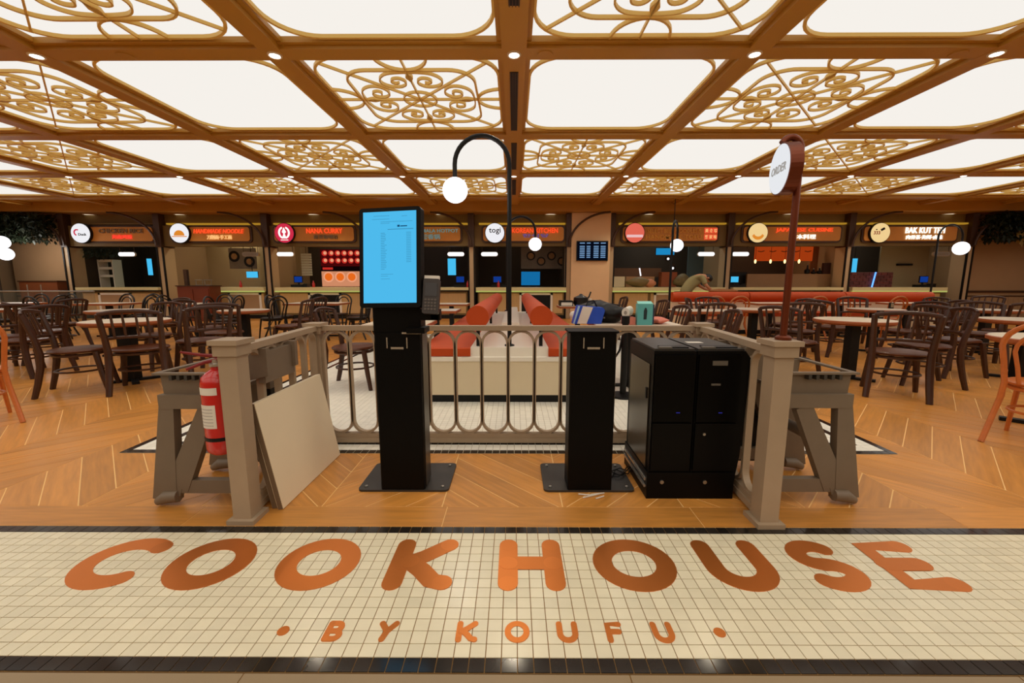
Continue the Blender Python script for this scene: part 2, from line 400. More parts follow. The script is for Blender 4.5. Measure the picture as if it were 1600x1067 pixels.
for r in range(-4, 4):
    yc = YR[0]+PS*(r+3.5)   # row 1 spans 4.787..7.334
    yc = 4.787+PS*(r-1)+PS/2
    for c in range(-7, 7):
        xc = PS*c+PS/2
        orn = (r+c) % 2 == 0
        orn = ((r-1)+c) % 2 != 0
        hx = H if abs(c+.5) < 6.5 else H*.9
        if r >= 0 and -nvis[r] <= c < nvis[r]:
            side = 'right' if c >= 0 else 'left'; n = c if c >= 0 else -c-1
            lab = '%s backlit ceiling panel, %s, %s %s of the central beam' % ('scrollwork' if orn else 'plain', rowname[r], ordn[n], side)
            T = thing('ceiling_light', lab, 'ceiling light', (xc, yc, 3.6), 0, 'backlit ceiling panels')
            obj('diffuser', P['diff'], None, T); obj('rounded_frame', P['frame'], None, T)
            if orn:
                obj('inner_frame', P['inner'], None, T); obj('centre_ring', P['ring'], None, T)
                for a in range(4):
                    for nm, key in (('scroll', 'scroll'), ('side_loop', 'loop')):
                        o = obj(nm, P[key], None, T); o.rotation_euler = (0, 0, a*PI/2)
                for a in (0, PI/2): o = obj('spoke', P['spoke'], None, T); o.rotation_euler = (0, 0, a)
                for a in (PI/4, -PI/4): o = obj('diagonal_spoke', P['dspoke'], None, T); o.rotation_euler = (0, 0, a)
        elif abs(xc) < TW: (corrm if r < 0 else plainm).box(xc-1.15, yc-1.15, 3.70, min(xc+1.15, TW), yc+1.15, 3.715)
obj('outer_light_panels', plainm, PANELM, ceil)
obj('corridor_light_panels', corrm, emat('corridor_panel', (255, 246, 230), 1.5), ceil)
# recessed downlights
dl_r = M().lathe([(.055,.004),(.058,0),(.07,0),(.075,.012)], 20, (0,0), False).mesh('trim_ring', mat('white_trim', (230,215,190), .4))
dl_d = M().lathe([(.001,.003),(.054,.003)], 20).mesh('lens', DOWN)
def downlight(x, y, z, lab, power=SPOT):
    T = thing('downlight', lab, 'downlight', (x, y, z-.012), 0, 'recessed downlights')
    obj('trim_ring', dl_r, None, T); obj('lens', dl_d, None, T)
    if power:
        ld = bpy.data.lights.new('downlight_lamp', 'SPOT'); ld.energy = power; ld.color = (1, .86, .64); ld.spot_size = 1.9; ld.spot_blend = .7; ld.shadow_soft_size = .05
        lo = bpy.data.objects.new('downlight_lamp', ld); C.objects.link(lo); lo.parent = T; lo.location = (0, 0, -.02)
for yb, cs, nm in ((4.787, 2, 'near beam crossing'), (9.881, 4, 'far beam crossing')):
    for c in range(-cs, cs+1):
        s = 'on the central beam' if c == 0 else '%s to the %s of the central beam' % (ordn[abs(c)-1], 'right' if c > 0 else 'left')
        downlight(PS*c, yb, CZ-.002, 'small round downlight at a %s, %s' % (nm, s), SPOT*2.2 if yb < 5 else SPOT*1.5)
for i, x in enumerate((-10.4, -5.9, -1.5, 3.4, 7.6, 11.5)):
    downlight(x, 12.75, 3.70, 'small downlight in the wooden soffit coffer, %s from the left' % ordn[i], SPOT*2.6)
for i, px in enumerate((-14.0, -11.0, -6.6, -2.4, 1.2, 4.4, 9.0, 14.2)):
    T = thing('downlight', 'wide white downlight under the stall soffit, %s from the left' % (ordn+['eighth'])[i], 'downlight', (px, 14.1, 3.405), 0, 'soffit downlights')
    obj('trim_ring', M().lathe([(.16,.004),(.165,0),(.2,0),(.2,.012)], 24, (0,0), False), MATS['white_trim'], T)
    obj('lens', M().lathe([(.001,.004),(.16,.004)], 24), emat('soffit_lens', (240, 220, 190), .9), T)
# linear vents in the central beam
for i, (y0, y1, nm) in enumerate(((2.6, 4.0, 'nearest the viewer'), (5.15, 7.0, 'between the near and second cross beams'), (7.6, 9.3, 'between the second and third cross beams'), (10.2, 11.9, 'farthest, near the stalls'))):
    T = thing('ceiling_vent', 'black slotted air vent set in the central beam, '+nm, 'vent', (0, y0, CZ-.004))
    obj('backing', M().box(-.05, 0, -.001, .05, y1-y0, .002), VENT, T)
    for k in range(4): obj('slat', M().box(-.046+k*.028, 0, -.012, -.038+k*.028, y1-y0, -.001), mat('slat_brown', (70, 44, 22), .5), T)
for x, y, lb in ((.33, 4.787, 'right of the central beam'), (4.7, 4.80, 'near the right end of the front cross beam'), (-4.15, 4.80, 'near the left end of the front cross beam')):
    tag(obj('ceiling_speaker', M().lathe([(.08,0),(.085,.008),(.001,.009)][::-1], 20), GOLD, loc=(x, y, CZ-.009)), 'round gold-painted ceiling speaker cover '+lb, 'speaker')
# ------------------------------------------------------------------ outer walls
struct('wall_left', M().box(-TW-.1, -6, 0, -TW, 18, 3.95), WALLB)
struct('wall_right', M().box(TW, -6, 0, TW+.1, 18, 3.95), WALLB)
struct('wall_front', M().box(-TW, -6.1, 0, TW, -6, 3.95), WALLB)
struct('wall_back', M().box(-TW, 17.9, 0, TW, 18, 3.95), WALLD)
struct('wall_left_end', M().box(-17.1, 14.3, 0, -14.85, 14.4, 3.5), WALLB)
struct('wall_right_end', M().box(15.0, 14.3, 0, TW, 14.4, 3.5), WALLB)
struct('baseboard_left_end', M().box(-17.1, 14.26, 0, -14.85, 14.3, .15), FRAMEB)
for i, (a, b) in enumerate(((-17.1, -14.85), (15.0, TW))):
    struct('trim_%d' % (3+i), M().box(a, 14.25, .86, b, 14.3, .93).box(a, 14.27, .72, b, 14.3, .76), FRAMEB)
for i in range(14):
    x = 15.0+i*.185; obj('wainscot_board', M().box(x+.004, 14.28, .02, x+.181, 14.3, .72), WALLB, bpy.data.objects['wall_right_end'])
# stall facade at y=14 : bays
bays = [(-14.78,-11.66),(-11.66,-8.14),(-8.14,-4.80),(-4.80,-1.40),(-1.40,1.80),(3.20,7.05),(7.05,10.96),(10.96,14.9)]
struct('wall_pier', M().box(1.87, 13.8, 0, 3.13, 14.4, 3.5), mat('pier_beige', (234, 196, 150), .6, noise=.04, scale=3))
hdr = 5
for i, (a, b) in enumerate(bays):
    struct('trim_%d' % hdr, M().box(a+.05, 13.98, 2.39, b-.05, 14.3, 3.05).box(a+.05, 14.1, 3.05, b-.05, 14.3, 3.45), OLIVE); 
    obj('cove_light', M().box(a+.25, 13.96, 3.08, b-.12, 14.09, 3.13), LED, bpy.data.objects['trim_%d' % hdr], label='glowing yellow cove strip' if i > 0 else 'unlit cove strip')
    if i == 0: bpy.data.objects['trim_%d' % hdr].children[0].data.materials[0] = OLIVE
    # side and back partitions of the kitchen
    hdr += 1
    struct('wall_kitchen_%d' % (i+1), M().box(a+.05, 16.6, 0, b-.05, 16.7, 3.5), WALLD)
edges = [-14.78,-11.66,-8.14,-4.80,-1.40,1.80,3.20,7.05,10.96,14.9]
names_col = ['left end of the stalls','chicken rice and noodle stalls','noodle and curry stalls','curry stall and the teal-lettered stall','teal-lettered and Korean stalls','Korean stall and the pier','pier and the pink-disc stall','pink-disc and Japanese stalls','Japanese stall and the white-lettered stall','right end of the stalls']
for i, x in enumerate(edges):
    T = thing('stall_column', ('slim beige column with bronze arched bracket at the ' if i in (0, 9) else 'slim beige column with bronze arched bracket between the ')+names_col[i], 'column', (x, 13.9, 0), 0, 'columns between the stalls')
    obj('post', M().box(-.07, 0, 0, .07, .5, 2.35), COLM, T)
    obj('capital', M().box(-.1, -.05, 2.35, .1, .5, 3.44), FRAMEB, T)
    for s in (-1, 1): obj('edge_strip', M().box(s*.09-.02, -.03, 0, s*.09+.02, .02, 2.35), BLACKM, T)
    sg = -1 if x < 0 else 1
    obj('bracket', M().tube([(sg*1.25*(1-math.cos(a)), -.12-.25*(1-math.cos(a)), 2.4+1.0*math.sin(a)) for a in [PI/2*q/12 for q in range(13)]], .035, 8), FRAMEB, T, True)
# kitchen dividing walls
for i, x in enumerate(edges):
    struct('wall_divider_%d' % (i+1), M().box(x-.05, 14.4, 0, x+.05, 16.6, 3.5), WALLD if i in (0,4,5,6) else mat('kitchen_beige', (150, 122, 88), .7))
struct('ceiling_kitchen', M().box(-TW, 14.9, 3.5, TW, 17.9, 3.55), WALLD)
# kitchen inner light walls (beige tiled side) for bays 1,2,6,7
# counters
cnames = ['chicken rice stall','handmade noodle stall','curry stall','teal-lettered stall','Korean kitchen stall','pink-disc noodle stall','Japanese stall','white-lettered stall']
cx0 = [-14.5,-10.3,-7.9,-4.6,-1.25,3.25,7.2,11.1]; cx1 = [-11.75,-8.25,-4.9,-1.5,1.72,6.95,10.8,14.2]
lime = [0,1,1,0,1,1,0,1]
for i in range(8):
    a, b = cx0[i], cx1[i]
    T = thing('service_counter', 'cream service counter with wood front at the '+cnames[i], 'counter', ((a+b)/2, 13.9, 0), 0, 'counters of the food stalls')
    hw = (b-a)/2
    obj('worktop', M().box(-hw, -.15, .90 if lime[i] else .95, hw, 1.32, 1.04), COUNTER, T)
    if lime[i]: obj('cove_light', M().box(-hw, -.155, .885, hw, -.10, .93), LEDG, T, label='lime glowing strip under the worktop edge')
    obj('body', M().box(-hw+.05, .0, .12, hw-.05, .5, .9), OLIVE, T)
    n = max(2, int((b-a)/1.1)); pw = (b-a-.1)/n
    for k in range(n):
        obj('front_panel', M().box(-hw+.05+k*pw+.05, -.02, .18, -hw+.05+(k+1)*pw-.05, .0, .84), WOODP, T)
    obj('plinth', M().box(-hw+.05, -.01, 0, hw-.05, .5, .12), BLACKM, T)
    if i in (0, 1, 2, 3, 4, 5):
        fx = [-.2, .3, .1, -.2, .5, .1][i]
        obj('tray_shelf', M().box(fx-.55, -.05, .2, fx-.48, 0, .86).box(fx+.48, -.05, .2, fx+.55, 0, .86).box(fx-.55, -.05, .79, fx+.55, 0, .86), WHITEL, T, label='white-framed tray opening')
        obj('opening', M().box(fx-.48, -.03, .2, fx+.48, -.021, .79), BLACKM if i in (2,3,4) else WALLB, T)
for i, (p_, c_) in enumerate(((5, (.8,.9,.7)), (26, (1,.85,.6)), (22, (1,.8,.55)), (6, (.9,.9,1)), (5, (1,.8,.6)), (22, (.8,.85,.8)), (20, (1,.65,.4)), (16, (.85,.85,.75)))):
    a, b = bays[i]
    T = thing('kitchen_downlight', 'flush kitchen ceiling lamp inside the '+cnames[i], 'lamp', ((a+b)/2, 15.3, 3.4), 0, 'kitchen lamps')
    obj('housing', M().box(-.3, -.08, 0, .3, .08, .1), COLM, T)
    ld = bpy.data.lights.new('kitchen_lamp', 'AREA'); ld.energy = p_; ld.color = c_; ld.size = .5; lo = bpy.data.objects.new('kitchen_lamp', ld); C.objects.link(lo); lo.parent = T; lo.location = (0, 0, -.01)
# signs
def sgn(i, bx0, bx1, dx, dmat, texts, dtext=None, lab='', dl=True):
    T = thing('stall_sign', lab, 'sign', ((bx0+bx1)/2, 13.93, 2.77), 0, 'signs above the food stalls')
    hw = (bx1-bx0)/2
    obj('frame', M().prismy(rrect(-hw-.06, -.28, hw+.06, .28, .12), .0, .05), FRAMEB, T)
    obj('board', M().prismy(rrect(-hw, -.225, hw, .225, .09), -.03, .0), SIGNB, T)
    for s, x0, x1, z0, z1, m, sh in texts:
        o = obj('lettering', text_mesh(s, x1-x0, z1-z0, m, .03, sh), m, T, loc=((x0+x1)/2-T.location.x, -.05, (z0+z1)/2-2.77))
    dxx = dx-T.location.x
    D = obj('disc_rim', disc_y(dxx, .02, .325, -.12, -.0), BLACKM, T)
    obj('disc_face', disc_y(dxx, .02, .305, -.135, -.119), dmat, D)
    return T, D, dxx
def X(px, y=14.0): return (px-803)/648*(y*.99)
RT = emat('red_letters', (255, 84, 40), 1.0); RT2 = emat('red_glow_letters', (255, 70, 50), 1.0); OT = emat('amber_letters', (255, 190, 120), 1.0)
WT = emat('white_letters', (250, 246, 236), 1.2); DT = mat('unlit_letters', (150, 128, 100), .4); TT = emat('teal_letters', (140, 165, 160), .5); GT = mat('gold_letters', (250, 190, 80), .4, metal=.0)
PT = emat('violet_letters', (130, 100, 170), .6); DK = mat('ink', (30, 26, 26), .6); RK = mat('red_ink', (190, 30, 40), .6)
DW = emat('white_disc', (245, 244, 248), .95); DR = emat('red_disc', (228, 50, 80), .8); DP = emat('pink_disc', (240, 110, 90), .85); DC = emat('cream_disc', (250, 215, 150), .9)
T,D,dx = sgn(0, X(132), X(249), X(143), DW, [('CHICKEN RICE', X(168), X(236), 2.80, 2.94, DT, 0), ('海南鸡饭', X(187), X(218), 2.61, 2.75, RT2, 0)], lab='bronze sign with unlit CHICKEN RICE letters and white disc')
obj('disc_emblem', M().prismy(arc(dx-.1, .04, .11, .11, 60, 250, 12)+arc(dx-.1, .04, .07, .07, 250, 60, 12), -.145, -.136), emat('emblem_red', (225, 60, 90), .8), D)
obj('disc_lettering', text_mesh('Duck', .26, .08, DK), DK, D, loc=(dx+.07, -.142, -.02))
T,D,dx = sgn(1, X(279), X(398), X(294), DW, [('HANDMADE NOODLE', X(313), X(390), 2.79, 2.93, RT, .25), ('刀削面·手工面', X(333), X(371), 2.60, 2.74, OT, 0)], lab='bronze sign with glowing orange HANDMADE NOODLE letters')
obj('disc_emblem', M().prismy(arc(dx, -.06, .17, .17, 0, 180, 14), -.145, -.136), emat('emblem_orange', (245, 150, 50), .8), D)
obj('disc_lettering', M().box(dx-.24, -.145, -.1, dx+.24, -.136, -.075), emat('emblem_orange', (245, 150, 50), .8), D)
T,D,dx = sgn(2, X(436), X(558), X(454), DR, [('NANA CURRY', X(486), X(541), 2.79, 2.95, RT, 0), ('南亚咖喱坊', X(497), X(534), 2.61, 2.75, DT, 0)], lab='bronze sign with red NANA CURRY letters and red disc')
for s in (-1, 1): obj('disc_emblem', M().prismy(arc(dx, .03, s*.19, .2, 70, -70, 12)+arc(dx, .03, s*.13, .15, -70, 70, 12), -.145, -.136), WT, D)
obj('disc_emblem', M().prismy([(dx-.07,.05),(dx,.2),(dx+.07,.05),(dx+.02,.0),(dx+.07,-.15),(dx-.07,-.15),(dx-.02,.0)], -.145, -.136), WT, D)
obj('disc_lettering', M().box(dx-.12, -.145, -.21, dx+.12, -.136, -.19), WT, D)
T,D,dx = sgn(3, X(596), X(721), X(612), DW, [('川麻 · MALA HOTPOT', X(640), X(718), 2.80, 2.95, TT, 0), ('麻辣香锅', X(652), X(690), 2.60, 2.76, TT, 0)], lab='bronze sign with pale teal letters half hidden by the kiosk screen')
T,D,dx = sgn(4, X(756), X(879), X(774), DW, [('KOREAN KITCHEN', X(800), X(870), 2.80, 2.95, RT, 0), ('한식당', X(816), X(856), 2.66, 2.77, PT, 0)], lab='bronze sign with KOREAN KITCHEN letters behind the lamp post')
obj('disc_lettering', text_mesh('togi', .38, .22, DK), DK, D, loc=(dx, -.142, .08))
T,D,dx = sgn(5, X(969), X(1113), X(986), DP, [('SELECT BEEF NOODLES &', X(1006), X(1088), 2.79, 2.93, GT, 0), ('HANDMADE TOFU', X(1004), X(1088), 2.60, 2.74, GT, 0)], lab='bronze sign with dim gold letters and pink disc')
k = 0
for r in range(2):
    for c in range(3):
        ch = '美食坊客家味'[k]; k += 1; xx = X(1096+c*6.6)-T.location.x; zz = .1-r*.2
        bt = obj('red_block', M().box(xx-.066, -.05, zz-.085, xx+.066, -.03, zz+.085), emat('red_block_glow', (235, 80, 50), .9), T)
        obj('block_character', text_mesh(ch, .1, .12, OT), OT, bt, loc=(xx, -.056, zz))
obj('disc_lettering', M().box(dx-.26, -.145, -.12, dx+.26, -.136, -.04), emat('emblem_pale', (245, 200, 200), .9), D)
T,D,dx = sgn(6, X(1153), X(1300), X(1172), DC, [('JAPANESE CUISINE', X(1201), X(1287), 2.80, 2.95, RT, 0), ('日本料理', X(1225), X(1262), 2.60, 2.75, WT, 0)], lab='bronze sign with red JAPANESE CUISINE letters and cream disc')
obj('disc_emblem', M().prismy(arc(dx, .0, .2, .2, 200, 340, 12)+arc(dx, .02, .14, .12, 340, 200, 12), -.145, -.136), emat('emblem_orange', (245, 150, 50), .8), D)
T,D,dx = sgn(7, X(1336), X(1476), X(1356), DC, [('BAK KUT TEH', X(1397), X(1456), 2.78, 2.97, WT, 0), ('肉骨茶·海鲜·卤味', X(1399), X(1454), 2.59, 2.73, WT, 0)], lab='bronze sign with bright white BAK KUT TEH letters')
obj('disc_lettering', text_mesh('333', .2, .11, RK), RK, D, loc=(dx-.12, -.142, .02))
obj('disc_emblem', M().cbox(dx+.06, -.14, .13, .13, .01, .07, Matrix.Translation((dx+.06,0,.13)) @ Matrix.Rotation(-.5, 4, 'Y') @ Matrix.Translation((-dx-.06,0,-.13))), DK, D)
obj('disc_emblem', disc_y(dx-.14, .12, .02, -.145, -.136, 12), DK, D)
# hanging pill signs
for px, lit, lb in ((201,1,'chicken rice stall'),(394,0,'handmade noodle stall'),(448,1,'curry stall'),(713,1,'teal-lettered stall'),(765,1,'Korean kitchen stall'),(1100,1,'pink-disc noodle stall'),(1153,1,'Japanese stall'),(1462,0,'white-lettered stall')):
    T = thing('hanging_sign', ('glowing white' if lit else 'unlit grey')+' pill-shaped sign hanging in the opening of the '+lb, 'sign', (X(px), 14.0, 2.13))
    obj('case', M().prismy(rrect(-.28, -.07, .28, .07, .069), 0, .06), WHITEL if lit else COLM, T)
    obj('face', M().prismy(rrect(-.27, -.06, .27, .06, .059), -.01, -.001), WHITEE if lit else PAPERG, T)
    for s in (-.3, .3): obj('hanger', M().cyl((s*.8, .03, .07), (s*.8, .03, .28), .008, 6), FRAMEB, T)
    if not lit: obj('lettering', text_mesh('COLLECT', .4, .07, DT), DT, T, loc=(0, -.014, 0))
# ------------------------------------------------------------------ things inside the stalls
def screen(px0, px1, py0, py1, y, lab, m=BLUES, cat='screen', border=.03, name='menu_screen', depth=.04):
    zf = lambda py: 1.206-(py-441)*(y*.99)/654
    x0, x1 = X(px0, y), X(px1, y); z0, z1 = zf(py1), zf(py0)
    T = thing(name, lab, cat, ((x0+x1)/2, y, z0)); hw = (x1-x0)/2; h = z1-z0
    obj('case', M().box(-hw, 0, 0, hw, depth, h), BLACKM, T)
    obj('display', M().box(-hw+border, -.008, border, hw-border, -.001, h-border), m, T)
    obj('hanger', M().cyl((0, depth/2, h-.01), (0, depth/2, 3.5-z0), .01, 6), BLACKM, T); return T, hw, h
def ZF(py, y): return 1.206-(py-441)*(y*.99)/654
screen(231, 239, 404, 430, 15.2, 'narrow vertical blue screen in the chicken rice stall', border=.005)
screen(385, 403, 424, 434, 15.0, 'small blue screen beside the menu board in the noodle stall', border=.005)
screen(700, 713, 404, 430, 15.2, 'narrow vertical blue screen under the white pill sign of the teal-lettered stall', border=.005)
screen(1326, 1334, 404, 427, 15.2, 'narrow vertical blue screen in the white-lettered stall', border=.005)
screen(814, 844, 424, 446, 15.4, 'wide blue screen below the dark food poster of the Korean stall', m=emat('mid_blue', (20, 110, 170), .9), border=.01)
screen(1022, 1051, 388, 399, 15.0, 'blue menu screen high in the pink-disc stall', m=emat('mid_blue2', (30, 140, 200), .9), border=.01)
for px, py, lb, m in ((465, 427, 'curry stall', BLUED), (719, 427, 'teal-lettered stall', BLUED), (777, 428, 'Korean kitchen stall', BLUED), (1147, 434, 'Japanese stall', BLUES), (1441, 431, 'white-lettered stall', BLUED)):
    y = 14.35; x = X(px, y)
    T = thing('cash_register', 'black cash register with blue display on the counter of the '+lb, 'cash register', (x, y, 1.04), 0, 'cash registers')
    obj('base', M().box(-.2, -.12, 0, .2, .2, .09), BLACKM, T)
    obj('stand', M().tube([(0, .05, .09), (0, .08, .2)], .03, 8), BLACKM, T)
    s = obj('monitor', M().box(-.15, .02, .15, .15, .05, .38), BLACKM, T)
    obj('display', M().box(-.13, .012, .17, .13, .019, .36), m, s)
    obj('printer', M().box(.2, -.08, 0, .34, .12, .12), BLACKM, T)
for px, lb in ((490, 'curry stall'), (731, 'teal-lettered stall'), (779, 'Korean kitchen stall'), (376, 'noodle stall')):
    T = thing('sauce_bottle', 'red sauce bottle on the counter of the '+lb, 'bottle', (X(px, 14.2), 14.15, 1.04), 0, 'red sauce bottles on the counters')
    obj('body', M().lathe([(.04,0),(.045,.02),(.045,.13),(.02,.17),(.018,.19)], 14), RED, T, True); obj('cap', M().lathe([(.02,.19),(.018,.22)], 10), RED, T)
# curry poster: grid of plates
T = thing('food_poster', 'backlit red food poster with rows of round dishes in the curry stall', 'poster', (X(536, 15.2), 15.2, 1.1))
obj('backing', M().box(-.78, 0, -.05, .78, .03, 1.28), emat('poster_black', (20, 6, 6), .6), T)
pr = emat('poster_red', (215, 50, 40), .8); pc = emat('poster_cream', (250, 170, 130), .85); po = emat('poster_orange', (240, 110, 30), .9); pp = emat('poster_pink', (225, 150, 110), .8)
obj('printed_table', M().box(-.77, -.004, -.04, .77, -.001, .5), pp, T)
obj('top_band', M().box(-.77, -.004, .68, .77, -.001, 1.27), emat('poster_maroon', (90, 10, 12), .6), T)
for r in range(2):
    for c in range(6):
        cx = -.62+c*.235; cz = 1.14-r*.26
        d = obj('dish', disc_y(cx, cz, .1, -.008, -.001, 18), pr, T); obj('rice', disc_y(cx+.02, cz+.01, .06, -.012, -.009, 12), pc, d)
for c in range(3):
    d = obj('bowl', disc_y(-.52+c*.42, .3, .19, -.008, -.001, 20), pc, T); obj('food', disc_y(-.52+c*.42, .3, .14, -.012, -.009, 12), po, d)
obj('long_dish', M().box(-.72, -.008, .56, -.35, -.001, .64), pr, T)
# dark menu posters
for x0, x1, y0, y1, lb, nm in ((360, 402, 388, 420, 'dark menu board with bowl photographs in the noodle stall', 0), (814, 890, 387, 420, 'wide dark food photograph poster in the Korean stall', 1)):
    y = 15.3; T = thing('menu_poster', lb, 'poster', (X((x0+x1)/2, y), y, ZF(y1, y))); hw = (X(x1, y)-X(x0, y))/2; h = ZF(y0, y)-ZF(y1, y)
    obj('backing', M().box(-hw, 0, 0, hw, .03, h), mat('poster_grey', (110, 96, 84), .5, noise=.2, scale=4), T)
    for sx_ in (-1, 1): obj('hanger', M().cyl((sx_*hw*.8, .015, h), (sx_*hw*.8, .015, 3.5-ZF(y1, y)), .01, 6), BLACKM, T)
    for q in range(4 if nm else 2):
        cx = -hw*.6+q*hw*(.42 if nm else 1.1); cz = h*(.35 if q % 2 else .6)
        d = obj('bowl', disc_y(cx, cz, .16 if nm else .2, -.006, -.001, 18), BLACKM, T); obj('food', disc_y(cx, cz, .11, -.01, -.007, 14), mat('stew_brown', (150, 110, 70), .6, noise=.3, scale=14), d)
# noodle stall light wall, chicken shelf
for b0, b1, i in ((X(283), X(355), 2), (X(398), X(400), 0)):
    if i: tag(obj('wall_panel', M().box(b0-.6, 15.9, 1.0, b1+.2, 15.95, 2.9), mat('plaster', (160, 140, 104), .7, noise=.04, scale=2)), 'beige plaster partition inside the noodle stall', 'partition')
tag(obj('wall_panel', M().box(X(405, 15.5), 15.6, 1.0, X(470, 15.5), 15.65, 2.9), MATS['plaster']), 'beige plaster partition behind the register in the curry stall', 'partition')
tag(obj('wall_panel', M().box(X(1268, 15), 15.2, 1.0, X(1312, 15), 15.25, 2.9), mat('plaster_brown', (150, 96, 52), .7)), 'brown plaster partition at the right of the Japanese stall', 'partition')
tag(obj('wall_panel', M().box(X(1376, 15), 15.2, 1.0, X(1480, 15), 15.25, 2.9), MATS['plaster']), 'beige partition with dark shelf inside the white-lettered stall', 'partition')
tag(obj('wall_panel', M().box(X(1074, 15.5), 15.6, 1.0, X(1135, 15.5), 15.65, 2.9), mat('plaster_blue', (80, 96, 100), .6)), 'blue-grey partition behind the stooping person', 'partition')
T = thing('display_shelf', 'small white two-tier shelf in the chicken rice stall', 'shelf', (X(165, 14.8), 14.8, 1.04))
for z in (.35, .62, .88): obj('shelf_board', M().box(-.25, 0, z, .25, .35, z+.08), WHITEL, T)
for s in (-1, 1): obj('side', M().box(s*.25-.02, 0, .0, s*.25+.02, .35, .96), WHITEL, T)
0 and tag(obj('plush_arch', M().tube([(X(430,15.2), 15.3, 1.2), (X(432,15.2), 15.3, 1.9)], .03, 6), STEEL), 'thin steel rod inside the curry stall', 'rod')
T = thing('blind', 'pale slatted blind panel beside the curry poster', 'blind', (X(480, 15.4), 15.4, 1.45))
obj('cord', M().cyl((0,.01,.8), (0,.01,2.05), .008, 5), BLACKM, T)
for k in range(9): obj('slat', M().box(-.19, 0, k*.09, .19, .02, k*.09+.075), mat('blind_pale', (215, 215, 200), .4), T)
# red cart before the noodle stall
T = thing('serving_cart', 'dark reddish wooden cabinet standing in front of the noodle stall', 'cabinet', (X(299, 12.9), 12.9, 0))
obj('body', M().box(-.5, 0, 0, .5, .5, 1.08), mat('red_wood', (120, 52, 26), .45, noise=.1, scale=4), T)
for s in (-1, 1): obj('door', M().box(s*.25-.23, -.02, .1, s*.25+.23, 0, 1.0), MATS['red_wood'], T)
obj('top', M().box(-.53, -.03, 1.08, .53, .53, 1.11), FRAMEB, T)
for k, px in enumerate((304, 318)):
    tag(obj('wire_basket', M().tube([(X(px,13)+.12*math.cos(a*PI/8), 13.15+.1*math.sin(a*PI/8), 1.28) for a in range(16)], .01, 6, True).tube([(X(px,13)+.1*math.cos(a*PI/8), 13.15+.08*math.sin(a*PI/8), 1.12) for a in range(16)], .01, 6, True).tube([(X(px,13)-.11, 13.15, 1.28), (X(px,13)-.1, 13.15, 1.12)], .01, 6).tube([(X(px,13)+.11, 13.15, 1.28), (X(px,13)+.1, 13.15, 1.12)], .01, 6), STEEL), 'wire basket on the reddish cabinet, '+('left' if k == 0 else 'right')+' one', 'basket')
tag(obj('wood_post', M().box(X(282,13), 13.1, 1.11, X(287,13), 13.2, 1.6), FRAMEB), 'short wooden post standing on the reddish cabinet', 'post')
# low brown box and railing at far left
T = thing('low_cabinet', 'brown wooden cabinet against the beige wall at far left', 'cabinet', (-15.75, 13.8, 0))
obj('body', M().box(-.65, 0, 0, .62, .4, 1.22), mat('cab_brown', (122, 66, 32), .5, noise=.08, scale=3), T); obj('top', M().box(-.68, -.02, 1.22, .65, .42, 1.26), FRAMEB, T)
T = thing('glass_railing', 'low glass railing with steel posts at far left', 'railing', (-12.9, 10.6, 0))
obj('handrail', M().cyl((-1.2, 0, .98), (2.2, 0, .98), .018, 8), STEEL, T)
for k, xx in enumerate((-.25, .5, .85)): obj('post', M().cyl((xx, 0, 0), (xx, 0, 1.15), .012, 8), STEEL, T)
obj('glass_pane', M().box(-1.2, -.004, .05, 2.2, .004, .96), GLASS, T)
# globe signs at far left
for px, py, nm in ((9, 379, 'upper'), (12, 397, 'lower')):
    y = 13.0; x = X(px, y); z = ZF(py, y)
    T = thing('wall_globe', 'round white lit sign at the far left edge, the %s of two' % nm, 'light', (x, y, z))
    obj('globe', M().sphere((0,0,0), .19, 18), GLOBE, T, True)
    ld = bpy.data.lights.new('wall_glow', 'POINT'); ld.energy = 14; ld.color = (1, .95, .88); ld.shadow_soft_size = .19; lo = bpy.data.objects.new('wall_glow', ld); C.objects.link(lo); lo.parent = T; lo.location = (.35, .2, 0)
    obj('arm', M().cyl((0, 0, 0), (-.5, .2, 0), .02, 8), BLACKM, T)
    if nm == 'upper': obj('emblem', M().box(.05, -.2, -.06, .09, -.17, .08), DK, T)
tag(obj('dark_partition', M().box(-17.6, 13.3, 0, -15.95-.55, 13.4, 3.4), WALLD), 'tall dark partition at the far left edge', 'partition')
# foliage above the side walls
def foliage(name, x0, x1, y, z0, z1, n, lab, m, seed):
    rnd = random.Random(seed); mm = M()
    for i in range(n):
        x = rnd.uniform(x0, x1); yy = y+rnd.uniform(-.35, .35); z = z1-(z1-z0)*rnd.random()**1.2
        l = rnd.uniform(.1, .22); wd = l*.22; a = rnd.uniform(0, 2*PI); d = rnd.uniform(-1.4, .2)
        e = Vector((math.cos(a)*math.cos(d), math.sin(a)*math.cos(d), math.sin(d)))*l; q = Vector((-math.sin(a), math.cos(a), .2))*wd
        c = Vector((x, yy, z)); mm.add([c, c+e*.5+q, c+e, c+e*.5-q, c+e*.5+Vector((0,0,.012))], [(0,1,4),(1,2,4),(2,3,4),(3,0,4)])
    return obj(name, mm, m)
for nm, a, b, s in (('at the left wall top', -17.4, -14.9, 1), ('at the right wall top', 15.1, 17.5, 2)):
    o = foliage('hanging_foliage', a, b, 13.6, 2.55, 3.38, 2600, '', LEAF, s); tag(o, 'dense dark green foliage hanging '+nm, 'foliage'); o['kind'] = 'stuff'
o = foliage('lit_foliage', 15.0, 16.3, 12.5, 2.45, 2.75, 300, '', LEAFY, 5); tag(o, 'lower leaves of the hanging foliage at right, amber light painted in', 'foliage'); o['kind'] = 'stuff'
o = foliage('stall_foliage', X(134,14.3), X(185,14.3), 14.5, 2.1, 2.35, 260, '', LEAF, 6); tag(o, 'dark leaves hanging inside the chicken rice stall', 'foliage'); o['kind'] = 'stuff'
